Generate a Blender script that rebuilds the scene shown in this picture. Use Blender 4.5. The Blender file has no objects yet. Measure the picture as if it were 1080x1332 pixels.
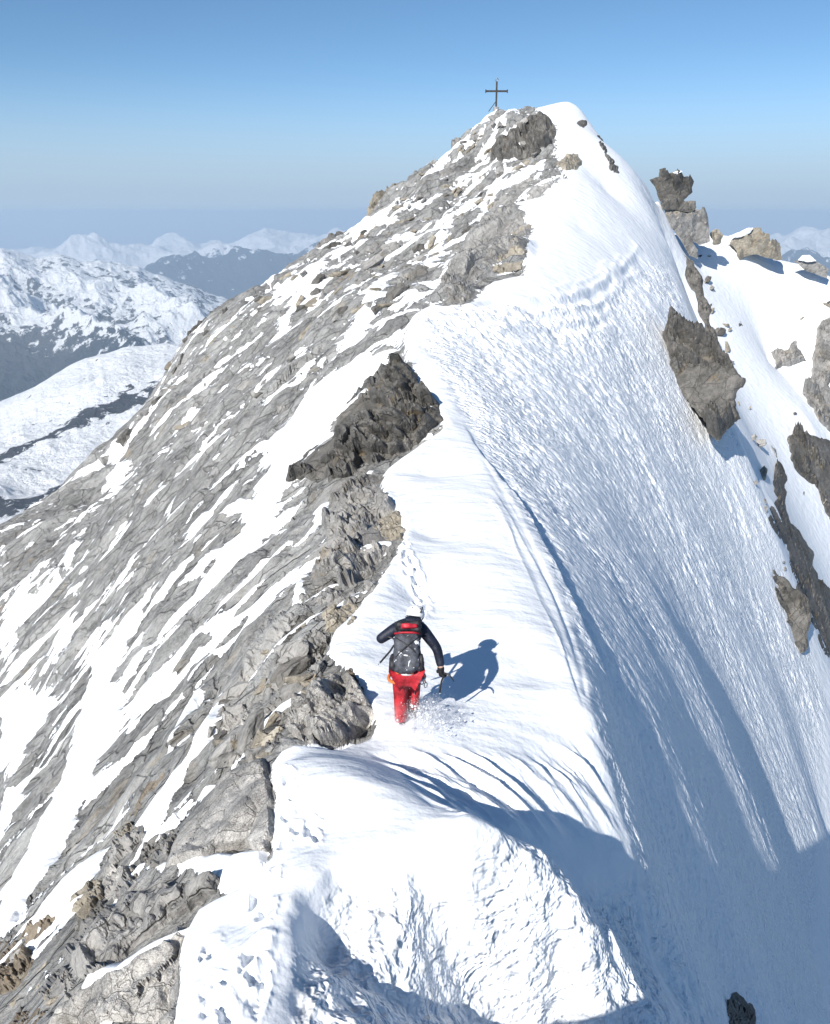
import bpy, bmesh, math, random
import numpy as np
from mathutils import Vector, Matrix
from mathutils.geometry import delaunay_2d_cdt

SC = bpy.context.scene
COL = SC.collection
RNG = random.Random(7)

# ------------------------------------------------------------------ camera
F, CX, CY = 1100.0, 540.0, 666.0          # focal length in photo pixels, optical centre
PITCH = math.atan((666 - 275) / F)        # the level horizon lies on photo row 275
CP, SP = math.cos(PITCH), math.sin(PITCH)
cam = bpy.data.cameras.new('camera'); co = bpy.data.objects.new('camera', cam); COL.objects.link(co)
cam.sensor_fit = 'VERTICAL'; cam.sensor_height = 24; cam.lens = 24 * F / 1332
cam.clip_start = 0.1; cam.clip_end = 400000
co.rotation_euler = (math.pi / 2 - PITCH, 0, 0)
SC.camera = co

def ray(u, v):
    a = (np.asarray(u, float) - CX) / F; b = (CY - np.asarray(v, float)) / F
    return np.stack([a, CP + b * SP, -SP + b * CP], -1)
def at(u, v, y):                          # photo pixel at a forward distance y -> point in the place
    d = ray(u, v); t = np.asarray(y, float) / d[..., 1]
    return d * t[..., None]

# ------------------------------------------------------------------ noise
def _h(ix, iy, iz, s):
    h = (ix * 374761393 + iy * 668265263 + iz * 2147483647 * 3 + s * 1274126177) & 0xFFFFFFFF
    h = ((h ^ (h >> 13)) * 1274126177) & 0xFFFFFFFF
    h = ((h ^ (h >> 16)) * 2246822519) & 0xFFFFFFFF
    return (h ^ (h >> 15)) & 0xFFFFFFFF
def rnd(ix, iy, iz, s): return _h(ix, iy, iz, s) / 4294967295.0
def noise2(x, y, s=0):
    x = np.asarray(x, float); y = np.asarray(y, float)
    ix = np.floor(x).astype(np.int64); iy = np.floor(y).astype(np.int64)
    fx = x - ix; fy = y - iy
    ux = fx * fx * fx * (fx * (fx * 6 - 15) + 10); uy = fy * fy * fy * (fy * (fy * 6 - 15) + 10)
    def g(a, b):
        t = rnd(ix + a, iy + b, 0, s) * 6.2831853
        return np.cos(t) * (fx - a) + np.sin(t) * (fy - b)
    n0 = g(0, 0) * (1 - ux) + g(1, 0) * ux
    n1 = g(0, 1) * (1 - ux) + g(1, 1) * ux
    return (n0 * (1 - uy) + n1 * uy) * 1.5
def fbm2(x, y, o=4, s=0, gain=.5):
    a, r, f = 1., 0., 1.
    for k in range(o):
        r = r + a * noise2(x * f, y * f, s + k * 17); a *= gain; f *= 2.03
    return r
def ridged2(x, y, o=5, s=0, gain=.5):
    a, r, f, w = 1., 0., 1., 1.
    for k in range(o):
        n = (1 - np.abs(noise2(x * f, y * f, s + k * 31))) ** 2
        r = r + a * n * w; w = np.clip(n * 1.6, 0, 1); a *= gain; f *= 2.07
    return r
def chunk2(x, y, s=0, tilt=1.0, k=22.):
    """cells of broken rock: every cell is a tilted plane of its own, the steps between them a little worn"""
    ix = np.floor(x).astype(np.int64); iy = np.floor(y).astype(np.int64)
    best = np.full(x.shape, 9e9); sec = np.full(x.shape, 9e9); vs, ds = [], []
    for a in (-1, 0, 1):
        for b in (-1, 0, 1):
            cx = ix + a; cy = iy + b
            px = cx + .1 + .8 * rnd(cx, cy, 1, s); py = cy + .1 + .8 * rnd(cx, cy, 2, s)
            dx = x - px; dy = y - py; d = dx * dx + dy * dy
            vs.append(rnd(cx, cy, 3, s) * 2 - 1 + tilt * ((rnd(cx, cy, 4, s) * 2 - 1) * dx + (rnd(cx, cy, 5, s) * 2 - 1) * dy)); ds.append(d)
            sec = np.where(d < best, best, np.minimum(sec, d)); best = np.minimum(best, d)
    n = np.zeros(x.shape); w = np.zeros(x.shape)
    for v, d in zip(vs, ds):
        e = np.exp(-k * (d - best)); n += e * v; w += e
    return n / w, np.sqrt(sec) - np.sqrt(best)
def chunk3(p, s=0, tilt=1.0, k=22.):
    i = np.floor(p).astype(np.int64); vs, ds = [], []
    for a in (-1, 0, 1):
        for b in (-1, 0, 1):
            for c in (-1, 0, 1):
                q = i + np.array([a, b, c]); X, Y, Z = q[..., 0], q[..., 1], q[..., 2]
                o = np.stack([rnd(X, Y, Z, s + 1), rnd(X, Y, Z, s + 2), rnd(X, Y, Z, s + 3)], -1)
                d = p - (q + .1 + .8 * o); ds.append((d * d).sum(-1))
                t = np.stack([rnd(X, Y, Z, s + 5), rnd(X, Y, Z, s + 6), rnd(X, Y, Z, s + 7)], -1) * 2 - 1
                vs.append(rnd(X, Y, Z, s + 4) * 2 - 1 + tilt * (t * d).sum(-1))
    ds = np.array(ds); e = np.exp(-k * (ds - ds.min(0))); return (e * np.array(vs)).sum(0) / e.sum(0)
_AX = np.array([[1,.2,.1],[-.3,1,.2],[.1,-.35,1],[.6,.6,.55],[-.6,.5,.6]]); _AX /= np.linalg.norm(_AX, axis=1)[:, None]
def facet3(p, s=0, tilt=.9, spread=1.0, groove=.12):
    """broken rock: the upper hull of many tilted blocks, flat faces meeting in sharp arrises, cracks between blocks"""
    i = np.floor(p).astype(np.int64); best = np.full(p.shape[:-1], -9e9); sec = best.copy()
    for a in (-1, 0, 1):
        for b in (-1, 0, 1):
            for c in (-1, 0, 1):
                q = i + np.array([a, b, c]); X, Y, Z = q[..., 0], q[..., 1], q[..., 2]
                d = p - (q + .1 + .8 * np.stack([rnd(X, Y, Z, s + 1), rnd(X, Y, Z, s + 2), rnd(X, Y, Z, s + 3)], -1))
                t = np.stack([rnd(X, Y, Z, s + 5), rnd(X, Y, Z, s + 6), rnd(X, Y, Z, s + 7)], -1) * 2 - 1
                m = np.abs(d @ _AX.T).max(-1)
                v = (rnd(X, Y, Z, s + 4) - .5) * spread + tilt * (t * d).sum(-1) - np.maximum(m - .28, 0) * 2.6
                sec = np.where(v > best, best, np.maximum(sec, v)); best = np.maximum(best, v)
    return best - groove * np.clip(1 - (best - sec) / .16, 0, 1) - .22
def facet2(x, y, s=0, **k): return facet3(np.stack([x, y, np.full(x.shape, .37)], -1), s, **k)
def sstep(a, b, x):
    t = np.clip((x - a) / (b - a), 0, 1); return t * t * (3 - 2 * t)

# ------------------------------------------------------------------ the shape of the mountain
# survey points: lines along the crest, lips, ribs and gullies (photo pixel + forward distance), and points in plain metres
CREST = [(225,1332,4.95),(290,1180,6.15),(352,1010,8.2),(395,930,9.4),(440,870,10.8),(480,800,12.6),(512,735,14.6),(522,690,16.5),(510,640,19.3),
         (540,585,22.5),(575,545,25.2),(545,500,28.8),(530,470,31),(535,430,36),(555,400,41),(620,385,45),(655,340,52),(690,300,60),(715,262,66),(738,225,74),(735,190,81),(725,160,88),(700,142,94),(645,138,95)]
LIP = [(600,545,26.0),(618,570,24),(640,602,21.8),(662,640,19.5),(685,680,17.5),(710,732,15.7),(735,790,14),(755,845,12.5),(768,885,11.5),(776,940,10.5),(790,985,10.2),(805,1040,9.75),(826,1108,9.2)]
SKYL = [(-120,775,50),(-60,725,55),(0,690,60),(60,655,64),(130,605,68),(180,540,70.5),(212,492,72),(240,440,74),(262,420,75),(330,380,78),(400,335,82),(440,312,84),(470,290,85),(500,250,87),(545,232,89),(590,195,91),(602,176,92),(625,155,94)]
EDGE = [(760,150,96.5),(800,205,90),(840,240,88),(870,320,78),(905,440,64.5),(935,510,60),(970,590,55.5),(1010,700,52),(1045,810,49.5),(1080,920,46.5),(1130,1060,42)]
PTS = []
def add(lst):
    for p in lst: PTS.append(p)
def line(lst, n):
    lst = np.array(lst, float); P = at(lst[:, 0], lst[:, 1], lst[:, 2]); out = []
    for i in range(len(P) - 1):
        for k in range(n): out.append(P[i] + (P[i + 1] - P[i]) * k / n)
    out.append(P[-1]); return np.array(out)
ctl = [line(CREST, 3), line(LIP, 3), line(SKYL, 2), line(EDGE, 3)]
def pix(*l): ctl.append(at(*[np.array(c, float) for c in zip(*l)]))
def met(*l): ctl.append(np.array(l, float))
# left flank
pix((0,1332,7.7),(0,1150,14),(0,1000,28),(0,850,42),(120,1250,6.6),(120,1100,11),(120,950,19),(200,850,19),(250,1000,10.6),(200,1140,7.9),(330,850,14.2),(250,700,25.5),(350,700,19.5),
    (100,750,42),(150,640,55),(350,600,29.6),(400,500,40),(300,500,53),(450,400,51),(380,400,66),(550,300,73),(500,330,70),(640,200,87),(620,250,79),(600,330,62))
# climber's shelf
pix((525,948,9.42),(480,960,9.3),(600,800,13),(560,700,16.5),(650,940,10),(700,1000,9.3),(700,880,11.4),(560,620,21),(660,720,15.7),(590,900,10.7),(740,960,10.1),(760,1060,9.0),(470,900,10.3),(520,840,11.9),(540,780,13.8))
# upper snow slope
pix((700,390,47),(780,375,54),(830,340,66),(760,300,64),(790,250,77),(780,180,90),(740,134,97),(720,137,96.5),(760,220,77.5))
# right face
pix((640,480,32.2),(700,450,37.3),(800,440,46.5),(860,430,56),(700,560,27.6),(800,560,37.3),(880,560,48.5),(760,700,22.7),(860,700,32.3),(940,700,44),(840,860,15.7),(920,860,24.8),(1000,860,37),(830,780,19.6),
    (880,990,13.4),(985,1000,22.3),(985,1070,25),(1080,1100,37),(860,1130,11.3),(900,1230,10.8),(960,1332,10.2),(1000,1180,18),(1080,1332,22),(1000,1280,14))
# hump in the foreground, hollow behind it, the rough face below it
hump = line([(362,992,8.0),(440,1000,7.75),(500,1030,7.3),(560,1080,6.75),(602,1100,6.5)], 3)
ctl.append(hump)
ctl.append(line([(430,968,9.0),(490,985,8.75),(560,1012,8.4),(640,1060,8.0),(720,1088,8.3)], 2))
ctl.append(line([(602,1100,6.5),(690,1175,6.5),(770,1240,6.5),(870,1332,6.62)], 3))
pix((700,1130,7.65),(800,1180,8.3),(850,1250,8.3),(760,1168,7.9),(650,1105,7.2))
ctl.append(line([(345,1332,4.75),(372,1240,5.35),(395,1180,5.85),(432,1132,6.3),(530,1108,6.5)], 2))
pix((400,1320,4.98),(420,1240,5.85),(470,1332,5.05),(530,1200,6.1),(600,1240,6.32),(600,1332,6.05),(720,1332,6.45),(650,1332,6.22),(300,1332,4.75),(320,1200,5.95),(420,1080,6.9),(480,1080,6.8),(380,1040,7.4))
# ridge to the right and the gully in front of it
pix((855,265,91),(905,335,93),(930,312,97),(960,310,99),(985,330,100),(1020,340,101),(1050,345,101),(1080,360,101),(1140,400,98),(930,480,76),(960,600,64),(1000,470,93),(1060,560,84),(1060,750,66),(1076,870,58),(1010,660,63),(1060,450,95))
met((34,50,-38),(25,84,-9),(24,92,-6),(22,98,0),(20,104,2))
# behind the skylines, under and behind the camera, far out
met((12,106,-2),(4,104,-6),(-6,99,-12),(-16,92,-20),(-28,84,-29),(-40,74,-38),(-52,60,-48),(30,112,-14),(45,113,-18),(60,105,-30),(14,125,-30),(-20,120,-55),(50,130,-50),
    (-42,45,-45),(-32,28,-36),(-22,12,-27),(-13,2,-18),(-10,-8,-16),(32,30,-50),(22,14,-40),(14,4,-26),(12,-8,-22),(48,70,-52),(60,85,-48),(45,45,-60),
    (0.0,0,-1.75),(.5,-1.5,-1.6),(-.6,1.2,-3.3),(-.9,2.4,-4.6),(-1.2,3.6,-5.5),(.3,1.5,-3.7),(.2,3,-5.5),(0,4,-6.3),(1.4,3.6,-6.6),(2.2,1.5,-5.2),(-2.6,2,-5.0),(-4.5,5,-8.2),(0,-5,-2.4),(0,-10,-5),(1.6,-3,-3.5),(4,0,-7.5),(3.4,3.8,-8.2),(5,7,-11.5),
    (0,-60,-90),(-90,0,-140),(90,0,-150),(-120,100,-190),(120,100,-190),(0,200,-170),(90,180,-190),(-90,180,-190),(0,-150,-220),(-160,-60,-250),(160,-60,-250))
CTL = np.concatenate(ctl)
def _phi(r2): return np.sqrt(r2 + .02)
_n = len(CTL)
_A = np.zeros((_n + 3, _n + 3)); _d = CTL[:, None, :2] - CTL[None, :, :2]
_A[:_n, :_n] = _phi((_d ** 2).sum(-1)) + np.eye(_n) * -0.02
_A[:_n, _n] = _A[_n, :_n] = 1; _A[:_n, _n + 1:] = CTL[:, :2]; _A[_n + 1:, :_n] = CTL[:, :2].T
_W = np.linalg.solve(_A, np.concatenate([CTL[:, 2], np.zeros(3)]))
def base_z(x, y):
    x = np.asarray(x, float); sh = x.shape; x = x.ravel(); y = np.asarray(y, float).ravel(); out = np.empty(x.size)
    for i in range(0, x.size, 60000):
        xs = x[i:i + 60000]; ys = y[i:i + 60000]
        r2 = (xs[:, None] - CTL[None, :, 0]) ** 2 + (ys[:, None] - CTL[None, :, 1]) ** 2
        out[i:i + 60000] = _phi(r2) @ _W[:_n] + _W[_n] + xs * _W[_n + 1] + ys * _W[_n + 2]
    return out.reshape(sh)

# terrain grid: rings round the photographer's stance, finer where the ridge is near
NA, NR = 1070, 1250
azi = np.radians(np.concatenate([np.linspace(-35, 35, NA), np.linspace(35, 325, 130)[1:-1]]))
rad = np.concatenate([np.linspace(.3, 4.2, 14), np.exp(np.linspace(math.log(4.4), math.log(118), NR)), np.linspace(122, 230, 22)])
A_, R_ = np.meshgrid(azi, rad, indexing='ij')
TX = R_ * np.sin(A_); TY = R_ * np.cos(A_)
# RBF on a coarser lattice of the same rings, then refined (the survey is smooth at that scale)
ka = np.unique(np.concatenate([np.arange(0, NA, 3), [NA - 1], np.arange(NA, len(azi))])); kr = np.unique(np.concatenate([np.arange(0, len(rad), 3), [len(rad) - 1]]))
zc = base_z(TX[np.ix_(ka, kr)], TY[np.ix_(ka, kr)])
def up(a, src, dst):
    i = np.clip(np.searchsorted(src, dst, 'right') - 1, 0, len(src) - 2)
    t = ((dst - src[i]) / (src[i + 1] - src[i]))[:, None]
    p0 = a[np.maximum(i - 1, 0)]; p1 = a[i]; p2 = a[i + 1]; p3 = a[np.minimum(i + 2, len(src) - 1)]
    return .5 * (2 * p1 + (p2 - p0) * t + (2 * p0 - 5 * p1 + 4 * p2 - p3) * t ** 2 + (3 * p1 - p0 - 3 * p2 + p3) * t ** 3)
TZ = up(up(zc, ka.astype(float), np.arange(len(azi), dtype=float)).T, kr.astype(float), np.arange(len(rad), dtype=float)).T
BASE = TZ.copy()

def ground(x, y, Z=None):
    """height of the (finished) ground at plan points inside the fine sector"""
    Z = TZ if Z is None else Z
    x = np.asarray(x, float); y = np.asarray(y, float)
    az = np.arctan2(x, y); r = np.hypot(x, y)
    fa = np.clip((az - azi[0]) / (azi[NA - 1] - azi[0]) * (NA - 1), 0, NA - 1.001); ia = fa.astype(int); ta = fa - ia
    ir = np.clip(np.searchsorted(rad, r, 'right') - 1, 0, len(rad) - 2); tr = np.clip((r - rad[ir]) / (rad[ir + 1] - rad[ir]), 0, 1)
    return (Z[ia, ir] * (1 - ta) + Z[ia + 1, ir] * ta) * (1 - tr) + (Z[ia, ir + 1] * (1 - ta) + Z[ia + 1, ir + 1] * ta) * tr
def cast(u, v, Z=None):
    """where the line of sight through a photo pixel meets the ground: distance t along it (nan when it misses)"""
    d = ray(u, v); sh = d.shape[:-1]; d = d.reshape(-1, 3); d = d / np.linalg.norm(d, axis=1)[:, None]
    hit = np.full(len(d), np.nan); ts = np.exp(np.linspace(math.log(4.0), math.log(128), 520)); prev = None
    for k, t in enumerate(ts):
        g = d[:, 2] * t - ground(d[:, 0] * t, d[:, 1] * t, Z)
        if prev is not None:
            m = np.isnan(hit) & (g < 0) & (prev > 0)
            hit[m] = ts[k - 1] + (t - ts[k - 1]) * prev[m] / (prev[m] - g[m])
        prev = g
    return (d * hit[:, None]).reshape(sh + (3,))

# ------------------------------------------------------------------ snow and rock: outlines in plan
def plan(poly):
    p = np.array(poly, float); out = cast(p[:, 0], p[:, 1], BASE)
    return out[~np.isnan(out[:, 0])][:, :2]
def sdist(poly, x, y):
    """signed distance to a plan polygon, + inside"""
    d2 = np.full(x.shape, 9e9); ins = np.zeros(x.shape, bool); n = len(poly)
    for i in range(n):
        ax, ay = poly[i]; bx, by = poly[(i + 1) % n]; ex, ey = bx - ax, by - ay
        t = np.clip(((x - ax) * ex + (y - ay) * ey) / (ex * ex + ey * ey + 1e-12), 0, 1)
        d2 = np.minimum(d2, (x - ax - t * ex) ** 2 + (y - ay - t * ey) ** 2)
        if abs(by - ay) > 1e-12:
            c = ((ay > y) != (by > y)) & (x < (bx - ax) * (y - ay) / (by - ay) + ax); ins ^= c
    return np.where(ins, 1, -1) * np.sqrt(d2)
ROCK_RIGHT = [(225,1331),(236,1212),(255,1180),(310,1150),(352,1112),(356,992),(380,966),(440,972),(480,955),(488,930),(458,872),(425,850),(430,820),(460,790),(495,750),(525,690),(492,625),(500,605),(575,548),(548,500),(530,470),(522,430),(528,412),(560,396),(600,398),(632,362),(680,350),(690,295),(672,272),(735,230),(722,205),(722,160),(692,142)]
SNOW_POLYS = [
 [(500,440),(532,418),(500,475),(470,510),(440,540),(432,565),(395,592),(372,627),(350,660),(330,700),(290,738),(250,765),(275,720),(300,690),(312,660),(345,605),(332,590),(350,555),(375,530),(400,500),(440,470),(470,445)],
 [(522,345),(500,388),(480,420),(440,455),(425,470),(440,430),(465,390),(490,355)],
 [(602,262),(585,300),(560,345),(530,400),(508,425),(530,370),(555,320),(575,285)],
 [(385,347),(432,330),(425,355),(420,382),(395,397),(372,422),(350,440),(362,410),(375,385),(350,388),(322,402),(345,378)],
 [(470,300),(440,312),(425,332),(445,330)],
 [(118,758),(108,800),(95,835),(75,875),(58,885),(68,840),(85,800),(100,770)],
 [(198,763),(175,820),(150,862),(160,900),(166,925),(135,985),(115,1030),(90,1080),(65,1120),(35,1160),(10,1200),(-10,1215),(-10,1180),(30,1110),(55,1060),(75,1010),(90,960),(105,910),(120,850),(150,800)],
 [(5,778),(40,738),(46,760),(30,810),(20,850),(5,872),(-10,830)],
 [(-10,930),(40,888),(76,878),(60,930),(30,980),(5,1012),(-10,1000)],
 [(270,878),(258,910),(240,945),(220,985),(211,982),(225,940),(245,905)],
 [(302,880),(290,930),(280,955),(260,985),(235,1020),(210,1055),(185,1082),(174,1076),(190,1050),(215,1015),(240,985),(255,950),(275,920)],
 [(288,1003),(262,1032),(250,1027),(270,1005)],
 [(142,1093),(120,1130),(100,1152),(70,1182),(45,1205),(25,1215),(45,1185),(80,1145),(110,1115)],
 [(350,1098),(358,1130),(320,1135),(285,1152),(240,1137),(178,1152),(195,1130),(250,1112),(300,1104)],
 [(256,1190),(222,1225),(165,1265),(102,1288),(115,1265),(160,1240),(210,1210),(238,1196)],
 [(432,625),(425,660),(410,685),(398,677),(405,645)],[(402,738),(406,770),(380,792),(370,780),(385,745)],
 [(160,568),(172,600),(150,645),(128,632),(140,600)],[(100,697),(112,730),(80,742),(72,725)],[(66,1250),(72,1262),(40,1285),(32,1278)],
 [(640,150),(655,142),(690,142),(660,165),(632,175),(605,185)],[(640,230),(655,210),(690,205),(665,235),(640,262),(610,300),(600,300),(620,255)],
 [(700,210),(722,205),(690,228),(672,235)],[(600,330),(585,345),(560,385),(548,392),(570,350)],
 [(440,470),(425,500),(400,540),(385,555),(400,515),(420,480)],[(300,690),(285,715),(262,745),(240,760),(262,722)],
 [(230,640),(222,670),(205,690),(212,660)],[(500,560),(486,590),(470,604),(480,575)],
 [(-5,1020),(25,1000),(50,985),(30,1035),(-5,1085)],[(60,1090),(85,1050),(80,1085),(40,1150),(20,1165)],
]
x0, y0 = TX, TY
SCALE = np.maximum(R_, 4) * .00118                        # metres per photo pixel at that distance
rp = plan(ROCK_RIGHT)
rock_dom = np.concatenate([[(-2.2, 3.4), (-6, 1.5)], [(-60, 2), (-75, 70), (-30, 110), (6, 104)], rp[::-1]])
rd = sdist(rock_dom, x0, y0) / SCALE                      # + inside the rocky flank
fx_, fy_ = -.88, -.47                                     # fall line of the flank in plan
cs = x0 * fx_ + y0 * fy_; cc = -x0 * fy_ + y0 * fx_
snow = -rd
for P in SNOW_POLYS:
    q = plan(P)
    if len(q) < 3: continue
    m = (x0 > q[:, 0].min() - 8) & (x0 < q[:, 0].max() + 8) & (y0 > q[:, 1].min() - 8) & (y0 < q[:, 1].max() + 8)
    s = np.full(x0.shape, -1e3); s[m] = sdist(q, x0[m], y0[m]) / SCALE[m]
    snow = np.maximum(snow, np.where(rd > 0, s, -1e3))
K = rd > -12; ks, kc, ky = cs[K], cc[K], y0[K]
wx = ks + 1.0 * fbm2(ks * .3, kc * .3, 3, 50); wy = kc + .45 * fbm2(ks * .3 + 9, kc * .3, 3, 51)
f1 = facet2(wx * .13, wy * .36, 61); f2 = facet2(wx * .34, wy * .85, 62); f3 = facet2(wx * .95, wy * 2.2, 63)
hol_ = np.zeros_like(rd); h_ = -(f2 * 1.0 + f3 * .8); h_ = (h_ - h_.mean()) / h_.std(); hol_[K] = .34 * h_
nn = fbm2(cs * .16, cc * .62, 4, 3) + .35 * fbm2(cs * .6, cc * 2.2, 3, 9)
nn = nn + .75 * hol_
bias = -.56 + .46 * sstep(58, 82, y0) - .1 * sstep(14, 6, y0)
n2 = fbm2(cs * .55, cc * 2.6, 3, 13) + .4 * fbm2(cs * .12, cc * .3, 2, 14)
snow = np.maximum(snow, np.where(rd > 0, np.minimum(np.maximum((nn + bias) * 26, (n2 - .66) * 16), rd + 6), -1e3))
snow = np.where(rd < -30, 40, snow)
snow = np.where(rd > 2, snow + 6.5 * fbm2(cs * .42, cc * 1.3, 4, 15) + 8 * hol_ - 2.5, snow)
SNOW = np.clip(snow / 16, -1, 1)
# ------------------------------------------------------------------ relief
face_poly = plan([(604,548),(575,500),(560,470),(530,445),(536,416),(562,398),(610,398),(700,393),(780,378),(832,340),(850,332),(870,322),(905,440),(970,590),(1079,918),(1079,1331),(890,1331),(826,1112)] + [(u, v) for u, v, _ in LIP[::-1]][1:-1])
fore_poly = plan([(372,1331),(374,1250),(398,1184),(434,1134),(540,1112),(602,1102),(826,1114),(892,1331)]); fore_poly = np.concatenate([fore_poly, fore_poly[[-1, 0]] * .72])
SN = np.clip(SNOW * .5 + .5, 0, 1)
rough = np.maximum(sstep(-6, 14, sdist(face_poly, x0, y0) / SCALE), sstep(-8, 46, sdist(fore_poly, x0, y0) / SCALE))
far_r = (R_ > 60) & (x0 > 24)
onrock = sstep(.12, -.25, SNOW)
inflank = sstep(-12, 6, rd)
def soften(a, n, n2=None):
    for ax_, n in ((0, n), (1, n2 or n)):
        p_ = np.concatenate([np.repeat(np.take(a, [0], ax_), n, ax_), a, np.repeat(np.take(a, [-1], ax_), n, ax_)], ax_); cum = np.cumsum(p_, ax_)
        cum = np.concatenate([np.zeros_like(np.take(cum, [0], ax_)), cum], ax_); L = a.shape[ax_]
        a = (np.take(cum, np.arange(2 * n + 1, 2 * n + 1 + L), ax_) - np.take(cum, np.arange(0, L), ax_)) / (2 * n + 1)
    return a
z = BASE.copy()
wsm = sstep(12, 45, sdist(face_poly, x0, y0) / SCALE) * (np.abs(A_) < .60); wsm[NA - 20:] = 0
z = z + wsm * (soften(soften(BASE, 9), 9) - z)
fl_ = z[:NA]; w2 = sstep(22, 95, sdist(face_poly, x0[:NA], y0[:NA]) / SCALE[:NA]); big_ = soften(soften(soften(fl_, 62, 24), 62, 24), 40, 16)
z[:NA] = fl_ + w2 * (big_ - fl_)
near = np.clip(R_ / 14, .35, 1)                            # smaller blocks close to the camera
# broken slabs running down the fall line
kn = SN[K]
blocky = np.maximum(sstep(66, 80, ky), .7 * sstep(22, 10, ky))
dz = (.75 * f1 + .5 * fbm2(ks * .1, kc * .25, 3, 64)) * sstep(10, 30, ky) + (.36 + .40 * blocky) * f2 * (1 - .6 * kn) + .17 * f3 * (1 - kn)
dz += .10 + sstep(-.6, .9, SNOW[K]) * .10 + .05 * kn * fbm2(ks * .5, kc * 1.3, 3, 70)
z[K] += inflank[K] * near[K] * dz
# wind-worked snow
ff = (.80, -.60)                                          # fall line of the big face in plan
gs = x0 * ff[0] + y0 * ff[1]; gc = -x0 * ff[1] + y0 * ff[0]
sm = (1 - inflank) * (1 - rough)
z += sstep(-8, 46, sdist(fore_poly, x0, y0) / SCALE) * (.07 * fbm2(x0 * 1.1 + y0 * .5, y0 * 1.6 - x0 * .6, 3, 93) + .05 * ridged2(x0 * .9 + y0 * .9, (y0 - x0) * 2.2, 3, 94))
wl = np.clip(R_ / 25, .55, 1.6); wl = np.where(R_ < 9.5, 1.1, wl)
z += rough * wl * (.070 * (fbm2(x0 * 2.6, y0 * 2.6, 3, 80) * sstep(42, 18, R_) * .8 + fbm2(x0 * 1.5 + y0 * .3, y0 * 1.5 - x0 * .3, 3, 79) * (.35 + .65 * sstep(18, 42, R_))) * (.6 + .8 * sstep(-.3, .5, fbm2(x0 * .2, y0 * .2, 2, 88))) + .02 * ridged2(x0 * 2.6, y0 * 2.6, 3, 81) + .055 * fbm2(gs * .09, gc * .4, 4, 82) + .05 * fbm2(x0 * .35, y0 * .35, 3, 92))
z += sm * (.026 * fbm2(x0 * .5, y0 * .3, 3, 83) + .006 * fbm2(x0 * 2.2, y0 * 1.3, 3, 84))
hol = sstep(0, 40, sdist(plan([(470,975),(560,965),(660,975),(772,930),(800,1000),(826,1108),(720,1100),(602,1098),(540,1040)]), x0, y0) / SCALE)
sx = x0 * .83 - y0 * .55; sy = x0 * .55 + y0 * .83
z += hol * (.13 * ridged2(sx * .42, sy * 1.75, 4, 85) - .15)
# curved wind ridges on the shoulder under the upper slope
def pdist(line_):
    q = plan(line_); d2 = np.full(x0.shape, 9e9)
    m = (x0 > q[:, 0].min() - 6) & (x0 < q[:, 0].max() + 6) & (y0 > q[:, 1].min() - 6) & (y0 < q[:, 1].max() + 6); X, Y = x0[m], y0[m]; b = d2[m]
    for i in range(len(q) - 1):
        e = q[i + 1] - q[i]; t = np.clip(((X - q[i, 0]) * e[0] + (Y - q[i, 1]) * e[1]) / (e @ e), 0, 1)
        b = np.minimum(b, (X - q[i, 0] - t * e[0]) ** 2 + (Y - q[i, 1] - t * e[1]) ** 2)
    d2[m] = b; return np.sqrt(d2) / SCALE
jig = 5 * fbm2(x0 * .35, y0 * .35, 3, 86)
for ln, wd, h in [([(640,388),(690,391),(740,387),(780,371),(810,348),(830,322)], 4, .16), ([(660,402),(700,407),(750,402),(795,384),(828,352)], 4.5, .18), ([(600,398),(640,404),(690,412),(740,416),(785,405),(815,385)], 5, .13),
                  ([(720,376),(760,367),(790,350),(808,333)], 3, .10), ([(640,418),(700,428),(760,430),(800,418)], 5, .10), ([(540,425),(570,410),(610,418),(640,440)], 5, .12)]:
    z += h * np.exp(-((pdist(ln) + jig) / wd) ** 2)
sc_l = [(596,542),(640,602),(688,664),(720,722),(745,772),(765,822),(790,872),(806,925)]
def scarp(line_, drop, decay, w=3., jit=1.):
    """a step in the snow along a line, the ground dropping on its left-hand side in plan"""
    global z
    q_ = plan(line_); m = (x0 > q_[:, 0].min() - 8) & (x0 < q_[:, 0].max() + 8) & (y0 > q_[:, 1].min() - 8) & (y0 < q_[:, 1].max() + 8)
    X, Y, S = x0[m], y0[m], SCALE[m]; bd = np.full(X.shape, 9e9); sd = np.full(X.shape, -1e3); pa = np.zeros(X.shape)
    for i in range(len(q_) - 1):
        e = q_[i + 1] - q_[i]; t = np.clip(((X - q_[i, 0]) * e[0] + (Y - q_[i, 1]) * e[1]) / (e @ e), 0, 1)
        d_ = np.hypot(X - q_[i, 0] - t * e[0], Y - q_[i, 1] - t * e[1]) / S
        sg = np.sign((X - q_[i, 0]) * -e[1] + (Y - q_[i, 1]) * e[0]); mm = d_ < bd
        bd = np.where(mm, d_, bd); sd = np.where(mm, d_ * sg, sd); pa = np.where(mm, (i + t) / (len(q_) - 1), pa)
    sd = sd + jit * (3 * fbm2(X * .6, Y * .6, 3, 87) + .5 * jig[m])
    z[m] -= drop * sstep(-w, w, sd) * np.exp(-np.maximum(sd, 0) / decay) * sstep(.0, .22, pa) * sstep(1., .8, pa)
scarp(sc_l, .40, 40)
scarp([(838,318),(815,348),(785,371),(742,388),(690,393),(640,390),(600,396)], .34, 14, 2.5, .3)
scarp([(832,350),(798,386),(752,404),(700,409),(655,404)], .26, 14, 2.5, .3)
scarp([(805,392),(770,414),(720,424),(660,420),(610,408)], .20, 16, 2.5, .3)
scarp([(602,1100),(575,1104),(540,1110),(480,1122),(432,1134),(398,1180)], .10, 30, 4, .4)
scarp([(628,618),(655,655),(690,715),(716,765),(738,820),(752,870)], .05, 14, 2.5, .4)
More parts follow.
